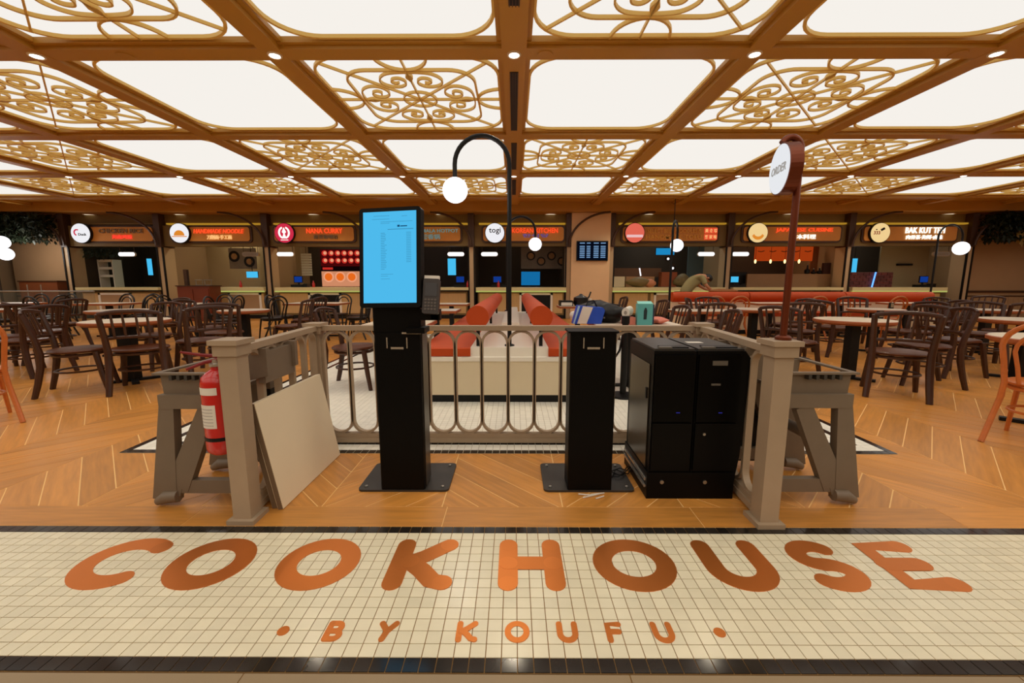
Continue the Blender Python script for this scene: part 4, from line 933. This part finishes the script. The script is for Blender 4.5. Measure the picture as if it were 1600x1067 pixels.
# ORDER lamp post standing on the right front post
T = thing('order_lamp_post', 'bronze lamp post with a round lit ORDER sign on the right railing post', 'sign', (1.283, 1.965, .936))
obj('collar', M().lathe([(.001,0),(.035,0),(.035,.012),(.026,.02)], 20), BRONZE, T, True)
zt = .86
pts = [(0,0,0), (0,0,.4), (0,0,zt)]+[(-(.045-.045*math.cos(q_)), 0, zt+.05*math.sin(q_)) for q_ in [PI*q/12 for q in range(1, 11)]]
obj('pole', M().tube(pts, .015, 12), BRONZE, T, True)
fr = Matrix.Translation((-.058, 0, zt-.085)) @ Matrix.Rotation(math.radians(-101), 4, 'Z')
obj('sign_drum', disc_y(0, 0, .112, -.026, .026, 40).xf(fr), BRONZE, T)
obj('sign_face', disc_y(0, 0, .106, -.029, -.0265, 40).xf(fr), emat('sign_face_white', (236, 238, 242), .95), T)
tm = text_mesh('ORDER', .15, .036, emat('sign_ink', (176, 170, 164), .8), .002, .25)
tm.transform(Matrix.Translation((0, -.0305, 0))); tm.transform(fr)
obj('lettering', tm, None, T)
# ------------------------------------------------------------------ self-order kiosk
def stand(x, name, lab, cat, zt_=.93):
    T = thing(name, lab, cat, (x, 2.265, 0))
    obj('base_plate', M().prism(rrect(-.265, -.005, .265, .36, .03), 0, .012), BPLATE, T)
    for bx in (-.225, .225):
        for by in (.035, .32): obj('bolt', M().lathe([(.009,.012),(.009,.019),(.001,.021)], 8, (bx, by)), STEEL, T)
    obj('column', M().prism(rrect(-.128, .0, .128, .16, .012, 3), .012, zt_), BLACKP, T)
    obj('side_trim', M().box(.129, .03, .02, .133, .155, zt_-.01), mat('trim_grey', (70, 64, 58), .35, metal=.4), T)
    for s in (-1, 1): obj('handle_bracket', M().box(s*.055-.003, -.006, zt_-.085, s*.055+.003, -.001, zt_-.025), CHROME, T)
    obj('receipt_slot', M().box(-.035, -.006, zt_-.09, .035, -.001, zt_-.078), CHROME, T)
    return T
T = stand(-.645, 'order_kiosk', 'black self-order kiosk with a tall blue lit touch screen', 'kiosk', .93)
obj('neck', M().prism(rrect(-.135, .01, .13, .15, .012, 3), .93, 1.09), BLACKP, T)
obj('scanner', M().box(.06, -.03, .93, .16, .1, .96), BLACKP, T); obj('scanner_trim', M().box(.03, -.01, .925, .135, -.004, .935), CHROME, T)
SR = Matrix.Translation((-.018, .02, 1.335)) @ Matrix.Rotation(math.radians(-7), 4, 'X') @ Matrix.Rotation(math.radians(-9), 4, 'Z')
obj('screen_housing', M().prismy(rrect(-.176, -.268, .174, .268, .018), -.02, .03).xf(SR), BLACKP, T)
obj('display', M().box(-.152, -.0225, -.243, .15, -.0205, .246).xf(SR), emat('kiosk_blue', (78, 186, 236), 1.0), T)
pt = M()
rnd = random.Random(3)
for k in range(22):
    pt.box(-.05, -.0245, .13-k*.0092, -.05+rnd.uniform(.02, .035), -.023, .132-k*.0092); 
    if k < 18: pt.box(.095, -.0245, .13-k*.0092, .122, -.023, .132-k*.0092)
for z, a, b in ((.222,-.09,.0),(.218,.07,.1),(.205,-.1,.0),(.19,-.05,.13),(.182,-.05,.0),(.15,-.01,.135),(.1485,-.01,.135),(-.09,-.05,.02),(-.1,-.05,-.01),(-.115,-.05,.0)): pt.box(a, -.0245, z, b, -.023, z+.0015)
pt.xf(SR); obj('printed_lines', pt, emat('screen_ink', (60, 140, 180), .9), T)
lg = M().box(.045, -.0245, .162, .058, -.023, .172).box(.062, -.0245, .163, .1, -.023, .168); obj('screen_logo', lg.xf(SR), emat('screen_ink_dark', (20, 70, 110), .9), T)
# card terminal
RR = Matrix.Translation((.20, -.02, 1.13)) @ Matrix.Rotation(math.radians(-12), 4, 'X') @ Matrix.Rotation(math.radians(2), 4, 'Y')
ct = obj('card_terminal', M().prismy(rrect(-.044, -.095, .044, .095, .012), -.015, .02).xf(RR), mat('terminal_brown', (48, 38, 32), .4), T)
obj('terminal_display', M().box(-.032, -.0175, .0, .032, -.0155, .07).xf(RR), mat('terminal_display', (34, 22, 16), .2), ct)
obj('paper_roll', M().box(-.04, -.012, .095, .04, .012, .112).xf(RR), LABELW, ct)
for r_ in range(4):
    for c_ in range(4): obj('key', M().box(-.032+c_*.017, -.018, -.075+r_*.017, -.020+c_*.017, -.0155, -.065+r_*.017).xf(RR), mat('key_grey', (90, 80, 72), .5), ct)
obj('terminal_arm', M().box(.12, .0, 1.0, .24, .05, 1.06).box(.19, .0, 1.0, .23, .04, 1.12), BLACKP, T)
T = stand(.44, 'kiosk_stand', 'black kiosk pedestal without a screen, on a flat charcoal plate', 'stand', .93)
obj('top_cap', M().prism(rrect(-.14, -.01, .14, .17, .012, 3), .93, .94), BLACKP, T)
for k, (a, b) in enumerate((((-.07,-.06),(.0,-.075)), ((-.05,-.10),(.05,-.06)), ((.0,-.065),(.08,-.05)), ((.02,-.11),(.07,-.085)))):
    tag(obj('cable_tie', M().tube([(.44+a[0], 2.27+a[1]+.02, .006), (.44+b[0], 2.27+b[1]+.02, .007)], .004, 6), LABELW), 'small white cable tie on the floor before the screenless pedestal, %s' % ('leftmost', 'crossing under another', 'rightmost', 'nearest the viewer')[k], 'cable tie')
for k in range(4):
    rnd = random.Random(k); p0 = Vector((.58, 2.42, .02)); P_ = [Vector((.6+.04*q+rnd.uniform(-.01,.01), 2.42+.05*math.sin(q*1.2+k)+.03*q, .012+.02*abs(math.sin(q*.8+k)))) for q in range(7)]
    tag(obj('power_cable', M().tube(P_, .0035, 6), BLACKM, None, True), 'thin black cable on the floor between pedestal and machine, strand %s' % ('lowest', 'second', 'third', 'highest')[k], 'cable', 'cables beside the pedestal')
# ------------------------------------------------------------------ black twin machine
T = thing('payment_machine', 'large black double cash-recycling machine inside the railing', 'machine', (0, 0, 0))
x0, x1, y0, y1, zt = .755, 1.225, 2.20, 2.66, .84
xm = .985
obj('left_cabinet', M().prism([(x0,y0),(xm-.003,y0),(xm-.003,y1),(x0,y1)], .03, zt), BLACKP, T)
obj('right_cabinet', M().prismy([(xm+.003,.03),(x1,.03),(x1+.03,.25),(x1+.05,.72),(x1+.05,.80),(x1+.02,zt),(xm+.003,zt)], y0, y1), BLACKP, T)
obj('skirt', M().box(x0-.01, y0-.008, 0, x1+.005, y1, .155), BLACKP, T)
for a, b in ((x0+.005, xm-.01), (xm+.01, x1-.005)):
    obj('upper_door', M().box(a, y0-.012, .45, b, y0-.001, zt-.02), mat('gloss_black', (3, 3, 3), .35, spec=.12), T)
    obj('lower_door', M().box(a, y0-.012, .17, b, y0-.001, .44), BLACKP, T)
    s = obj('lock', M().xf(Matrix.Identity(4)).prismy([((a+b)/2-.04+.011*math.cos(q*PI/6), .10+.011*math.sin(q*PI/6)) for q in range(12)], y0-.014, y0-.008), STEEL, T)
obj('lock', M().prismy([(xm+.06+.008*math.cos(q*PI/6), .38+.008*math.sin(q*PI/6)) for q in range(12)], y0-.016, y0-.012), STEEL, T)
for a in (x0+.13, xm+.13): obj('status_light', M().box(a, y0-.015, .50, a+.02, y0-.012, .504), emat('violet_led', (50, 50, 150), .7), T)
obj('side_panel', M().box(x0-.006, y0+.05, .16, x0-.001, y1-.05, .76), mat('painted_sheen', (52, 44, 34), .25), T)  # sheen on the black side, painted in as a lighter brown colour
obj('latch', M().box(x0-.012, y0+.07, .56, x0-.006, y0+.09, .62), BLACKM, T)
obj('side_rail', M().box(x0-.02, y0+.01, .10, x0-.01, y1-.02, .115).box(x0-.02, y0+.01, .06, x0-.01, y1-.02, .075), CHROME, T)
for a, b in ((x0, xm-.004), (xm+.004, x1+.02)):
    l = obj('lid', M().prism([(a+.006,y0+.01),(b-.006,y0+.01),(b-.006,y1-.01),(a+.006,y1-.01)], zt, zt+.012), BPLATE, T)
    obj('tray', M().box(a+.05, y0+.03, zt+.012, b-.03, y0+.10, zt+.018), BLACKM, l)
    obj('bill_slot', M().box(a+.03, y0+.015, zt+.012, a+.10, y0+.045, zt+.02), mat('slot_grey', (96, 90, 80), .4), l)
obj('note_outlet', M().box(xm+.08, y0-.016, .765, xm+.16, y0-.012, .79), mat('slot_grey', (96, 90, 80), .4), T)
obj('paper_slip', M().box(xm+.04, y0+.22, zt+.012, xm+.13, y0+.27, zt+.014), LABELW, T)
obj('nameplate', M().box(xm+.08, y0-.015, .655, xm+.13, y0-.012, .665), mat('slot_grey', (96, 90, 80), .4), T)
# stanchion
T = thing('stanchion', 'black retractable-belt stanchion behind the railing beside the island', 'stanchion', (1.16, 4.3, 0))
obj('base', M().lathe([(.001,0),(.15,0),(.14,.025),(.03,.04)], 24), BLACKM, T, True); obj('post', M().cyl((0,0,.03), (0,0,.78), .033, 14), BLACKM, T, True)
obj('belt_head', M().cyl((0,0,.78), (0,0,.86), .042, 14), BLACKM, T, True); obj('belt', M().tube([(0,.0,.82),(-.05,0,.5),(-.16,.05,.28)], [.012,.012,.006], 4), BLACKM, T)
# ------------------------------------------------------------------ high chairs
def high_chair(x, y, s, lab):
    T = thing('high_chair', lab, 'high chair', (x, y, 0), 0, 'grey plastic high chairs')
    f = lambda pts: [(s*a, b) for a, b in pts]
    for yy, nm in ((0, 'front'), (.42, 'rear')):
        m = M()
        outer = [(.0,.0),(.10,.0),(.145,.05),(.20,.075),(.46,.08),(.46,.14),(.16,.145),(.18,.19),(.33,.50),(.33,.56),(.12,.56),(.10,.53)]
        poly1 = [(.0,.0),(.105,.0),(.15,.03),(.165,.14),(.2,.2),(.055,.3)]
        # leg frame: outer strut, inner strut, top, crossbar
        def bar(p, q, w0, w1, dep=.05):
            a = Vector(p); b = Vector(q); t_ = (b-a).normalized(); n = Vector((t_.y, -t_.x))
            pl = [a+n*w0/2, b+n*w1/2, b-n*w1/2, a-n*w0/2]; m.prismy([(s*v.x, v.y) for v in (pl[::-1] if s > 0 else pl)], yy-dep/2, yy+dep/2)
        bar((.045, .03), (.115, .54), .13, .075, .050); bar((.12, .10), (.33, .52), .12, .085, .046); bar((.075, .545), (.42, .545), .07, .07, .054)
        bar((.12, .10), (.52, .10), .07, .07, .04)
        gp = [(.0,.02),(.13,.05),(.185,.22),(.04,.26)]; m.prismy([(s*a, b) for a, b in (gp if s > 0 else gp[::-1])], yy-.022, yy+.022)
        o = obj('side_frame', m, GREY, T)
        obj('foot', M().tube([(s*.0, yy-.02, .02), (s*.05, yy-.02, .045), (s*.12, yy-.02, .05)], [.02, .034, .03], 10), GREY, o, True)
    # seat body
    bp = [(.09,.57),(.42,.57),(.44,.68),(.08,.68)]
    obj('seat_shell', M().prismy([(s*a, b) for a, b in (bp if s > 0 else bp[::-1])], .0, .02).prismy([(s*a, b) for a, b in (bp if s > 0 else bp[::-1])], .40, .42).box(min(s*.1,s*.41), .02, .57, max(s*.1,s*.41), .40, .59), GREY, T)
    a_, b_ = min(s*.06, s*.46), max(s*.06, s*.46)
    obj('rim', M().box(a_, -.03, .68, b_, .0, .69).box(a_, .42, .68, b_, .45, .69).box(a_, 0, .68, a_+.03, .42, .69).box(b_-.03, 0, .68, b_, .42, .69), GREY, T)
    T.scale = (1, 1, 1.07)
    for k in range(5): obj('ratchet_tooth', M().box(s*(.16+k*.04)-.008, -.034, .655, s*(.16+k*.04)+.008, -.001, .678), GREYD, T)
    obj('cross_bar', M().cyl((s*.2, 0, .33), (s*.2, .42, .33), .03, 12), GREY, T, True)
    bb = [(.36,.60),(.62,.66),(.62,.80),(.58,.80),(.36,.69)]
    obj('backrest', M().prismy([(s*a, b) for a, b in (bb if s > 0 else bb[::-1])], .05, .08).prismy([(s*a, b) for a, b in (bb if s > 0 else bb[::-1])], .34, .37), GREY, T)
    obj('back_panel', M().box(min(s*.56, s*.6), .06, .62, max(s*.56, s*.6), .36, .78), GREY, T)
    obj('harness', M().tube([(s*.42, .0, .68), (s*.46, -.015, .60), (s*.44, .0, .52), (s*.38, .02, .56)], .012, 6, flat=.4), BLACKM, T)
    obj('warning_label', M().box(min(s*.40, s*.50), .045, .61, max(s*.40, s*.50), .049, .655), mat('yellow_label', (206, 190, 70), .5), T)
    obj('hanging_box', M().box(min(s*.27, s*.39), .44, .04, max(s*.27, s*.39), .5, .5), BLACKM, T)
    return T
high_chair(-1.945, 2.13, 1, 'grey plastic high chair left of the railing, behind the fire extinguisher')
high_chair(1.87, 2.16, -1, 'grey plastic high chair right of the railing, outside the right post')
# fire extinguisher
T = thing('fire_extinguisher', 'red fire extinguisher with white labels hanging on the left railing post', 'fire extinguisher', (-1.49, 2.03, .345)); T.scale = (1, 1, .91)
obj('cylinder', M().lathe([(.001,0),(.055,.0),(.072,.018),(.075,.04),(.075,.40),(.068,.435),(.045,.46),(.025,.475),(.022,.49)], 28), RED, T, True)
obj('neck', M().lathe([(.022,.49),(.03,.492),(.03,.505),(.018,.51),(.016,.53)], 16), CHROME, T, True)
obj('lever', M().tube([(.02,0,.545),(-.05,-.02,.555),(-.14,-.04,.575)], [.012,.009,.006], 8, flat=.5), REDD, T, True)
obj('handle', M().tube([(.03,0,.53),(-.04,-.02,.515),(-.12,-.04,.48)], [.012,.009,.007], 8, flat=.5), REDD, T, True)
obj('hose', M().tube([(.02,.0,.52),(.06,-.01,.52),(.085,-.01,.46),(.085,-.01,.30),(.084,-.01,.12)], .008, 8), BLACKM, T, True)
def curved(z0, z1, a0, a1, r): 
    m = M(); n = 10; vs = []
    for i in range(n+1):
        a = math.radians(a0+(a1-a0)*i/n); vs += [(r*math.cos(a), r*math.sin(a), z0), (r*math.cos(a), r*math.sin(a), z1)]
    return m.add(vs, [(2*i, 2*i+2, 2*i+3, 2*i+1) for i in range(n)])
obj('upper_label', curved(.345, .385, 205, 300, .0762), LABELW, T, True); l = obj('instruction_label', curved(.16, .29, 215, 290, .0762), LABELW, T, True)
for k in range(6): obj('print_line', curved(.175+k*.018, .178+k*.018, 225, 280, .0768), PAPERG, l)
obj('strap', M().lathe([(.0765,.085),(.0772,.09),(.0772,.1),(.0765,.105)], 28), BLACKM, T)
# leaning boards
for k, (off, lb) in enumerate(((.0, 'beige square board leaning inside the left railing, the front one'), (-.036, 'beige board leaning behind the front board at the left railing'))):
    zt = .575 if k == 0 else .56
    # bottom edge on floor from A to B, leaning to the left rail
    A_ = Vector((-1.235+off, 2.07+.01*k, .004)); B_ = Vector((-1.225+off, 2.78, .004)); u = (B_-A_).normalized(); lean = Vector((-.105, .0, zt)).normalized(); n = u.cross(lean).normalized()*.03
    h = lean*(zt+.015)
    c = [A_, B_, B_+h, A_+h]; c2 = [v+n*-1 for v in c]
    o = obj('leaning_board', M().add(c+c2, [(0,1,2,3),(7,6,5,4),(0,4,5,1),(1,5,6,2),(2,6,7,3),(3,7,4,0)]), BOARD)
    if k == 1 or True:
        e = obj('board_edge', M().add([A_+n*-.1, A_+n*-.9, A_+h+n*-.9, A_+h+n*-.1] + [v+Vector((0,-.003,0)) for v in (A_+n*-.1, A_+n*-.9, A_+h+n*-.9, A_+h+n*-.1)], [(0,1,2,3),(4,7,6,5),(0,4,5,1),(2,6,7,3),(1,5,6,2),(0,3,7,4)]), BOARDE, o)
    tag(o, lb, 'board')
# ------------------------------------------------------------------ clutter on the tables behind the railing
tz = .753
T = thing('shopping_bag', 'blue and white striped carrier bag slumped on the loaded table', 'bag', (.80, 4.62, tz)); T.scale = (.74, .8, .74)
BL = mat('bag_blue', (30, 76, 190), .5, noise=.1, scale=8); 
obj('body', M().prismy([(-.02-.18,0),(.22,0),(.27,.20),(.24,.24),(-.02,.26),(-.13,.27)], -.08, .1), BL, T)
obj('white_stripe', M().prismy([(-.14,.002),(-.0,.002),(.09,.245),(-.06,.262)], -.085, -.081), LABELW, T)
obj('pale_stripe', M().prismy([(-.20,.002),(-.18,.002),(-.10,.262),(-.13,.268)], -.085, -.081), mat('stripe_pale', (160, 200, 230), .5), T)
obj('handle', M().tube([(.0,-.0,.25),(.03,.0,.33),(.12,.02,.34),(.17,.02,.25)], .012, 8), BLACKM, T, True)
T = thing('black_bag', 'heap of black bags with looped straps on the loaded table', 'bag', (1.08, 4.78, tz)); T.scale = (.85, .9, .8)
obj('body', lump((0,0,.12), (.30,.2,.13), 31), BLACKM, T, True); obj('upper_bag', lump((-.13,.08,.2), (.24,.16,.10), 32), BLACKC, T, True)
for k in range(3): obj('strap', M().tube([(-.3+.05*k, -.05, .14), (-.26+.04*k, 0, .28), (-.1, .05, .31-.02*k), (.08+.06*k, .05, .24), (.2, 0, .12)], .008, 6), BLACKC, T, True)
obj('buckle', M().box(-.1,-.2,.07,-.08,-.19,.09), STEEL, T)
T = thing('paper_roll', 'white roll lying beside the teal box', 'roll', (1.24, 4.52, tz+.13)); T.scale = (.75, .75, 1)
obj('paper', M().tube([(-.06,-.1,0),(.06,.12,.01)], .055, 20), LABELW, T, True); obj('core', M().tube([(-.062,-.103,0),(-.056,-.094,0)], .022, 12), PAPERG, T)
obj('support', M().box(-.07,-.1,-.13,.09,.1,-.05), mat('pink_cloth', (220, 130, 110), .7), T)
T = thing('carton', 'tall teal box with a dark bottle print on the loaded table', 'box', (1.56, 4.30, tz-.04)) 
T.location = (1.40, 4.48, tz); T.scale = (.8, .8, .78)
TEAL = mat('teal_card', (92, 172, 170), .5)
obj('body', M().prism([(-.11,-.1),(.09,-.1),(.11,.06),(-.09,.06)], 0, .29), TEAL, T)
obj('top_flap', M().add([(-.11,-.1,.29),(.09,-.1,.29),(.115,.07,.315),(-.08,.07,.315),(-.11,-.1,.295),(.09,-.1,.295),(.115,.07,.32),(-.08,.07,.32)], [(0,3,2,1),(4,5,6,7),(0,1,5,4),(1,2,6,5),(2,3,7,6),(3,0,4,7)]), mat('teal_light', (140, 215, 205), .5), T)
obj('bottle_print', M().prismy([(-.03,.08),(.01,.08),(.015,.2),(.0,.24),(-.015,.24),(-.03,.2)], -.103, -.101), mat('print_dark', (20, 40, 46), .5), T)
obj('side_print', M().box(.091,-.09,.01,.112,.05,.28), mat('navy_card', (34, 40, 66), .5), T)
T = thing('red_cloth', 'pinkish red cloth draped at the right end of the loaded table', 'cloth', (1.80, 4.5, tz)) if False else None
tag(obj('crumpled_cloth', lump((1.6, 4.6, tz+.035), (.10, .12, .035), 51, amp=.25), MATS['pink_cloth'], None, True), 'crumpled pinkish cloth right of the teal box', 'cloth')
tag(obj('crumpled_tissue', lump((.72, 4.80, tz+.06), (.07, .07, .06), 52, amp=.25), LABELW, None, True), 'white crumpled paper left of the blue striped bag', 'paper')
T = thing('utensil_tray', 'black tray stacked with dark utensils on the farther table', 'tray', (1.26, 8.15, tz))
obj('tray', M().box(-.37,-.15,0,-.12,.15,.1), BLACKM, T); obj('paper', M().box(-.35,-.16,.01,-.14,-.151,.07), LABELW, T)
obj('pot', M().lathe([(.12,0),(.15,.05),(.14,.16),(.05,.2),(.02,.23)], 18, (.05,0)), BLACKC, T, True)
obj('spout', M().tube([(.15,0,.1),(.21,0,.18),(.24,0,.27)], .015, 8), BLACKC, T, True); obj('ladle', M().tube([(.22,-.05,.02),(.22,-.05,.14)], .03, 8), LABELW, T, True)
# small black condiment items
for x, y, lb in ((4.62, 5.25, 'on the nearest right round table'), (6.6, 7.3, 'on the second right round table')):
    T = thing('table_number', 'small black table stand '+lb, 'stand', (x, y, tz)); obj('block', M().box(-.03,-.02,0,.03,.02,.1), BLACKM, T); obj('face', M().box(-.025,-.022,.02,.025,-.021,.09), DT, T)
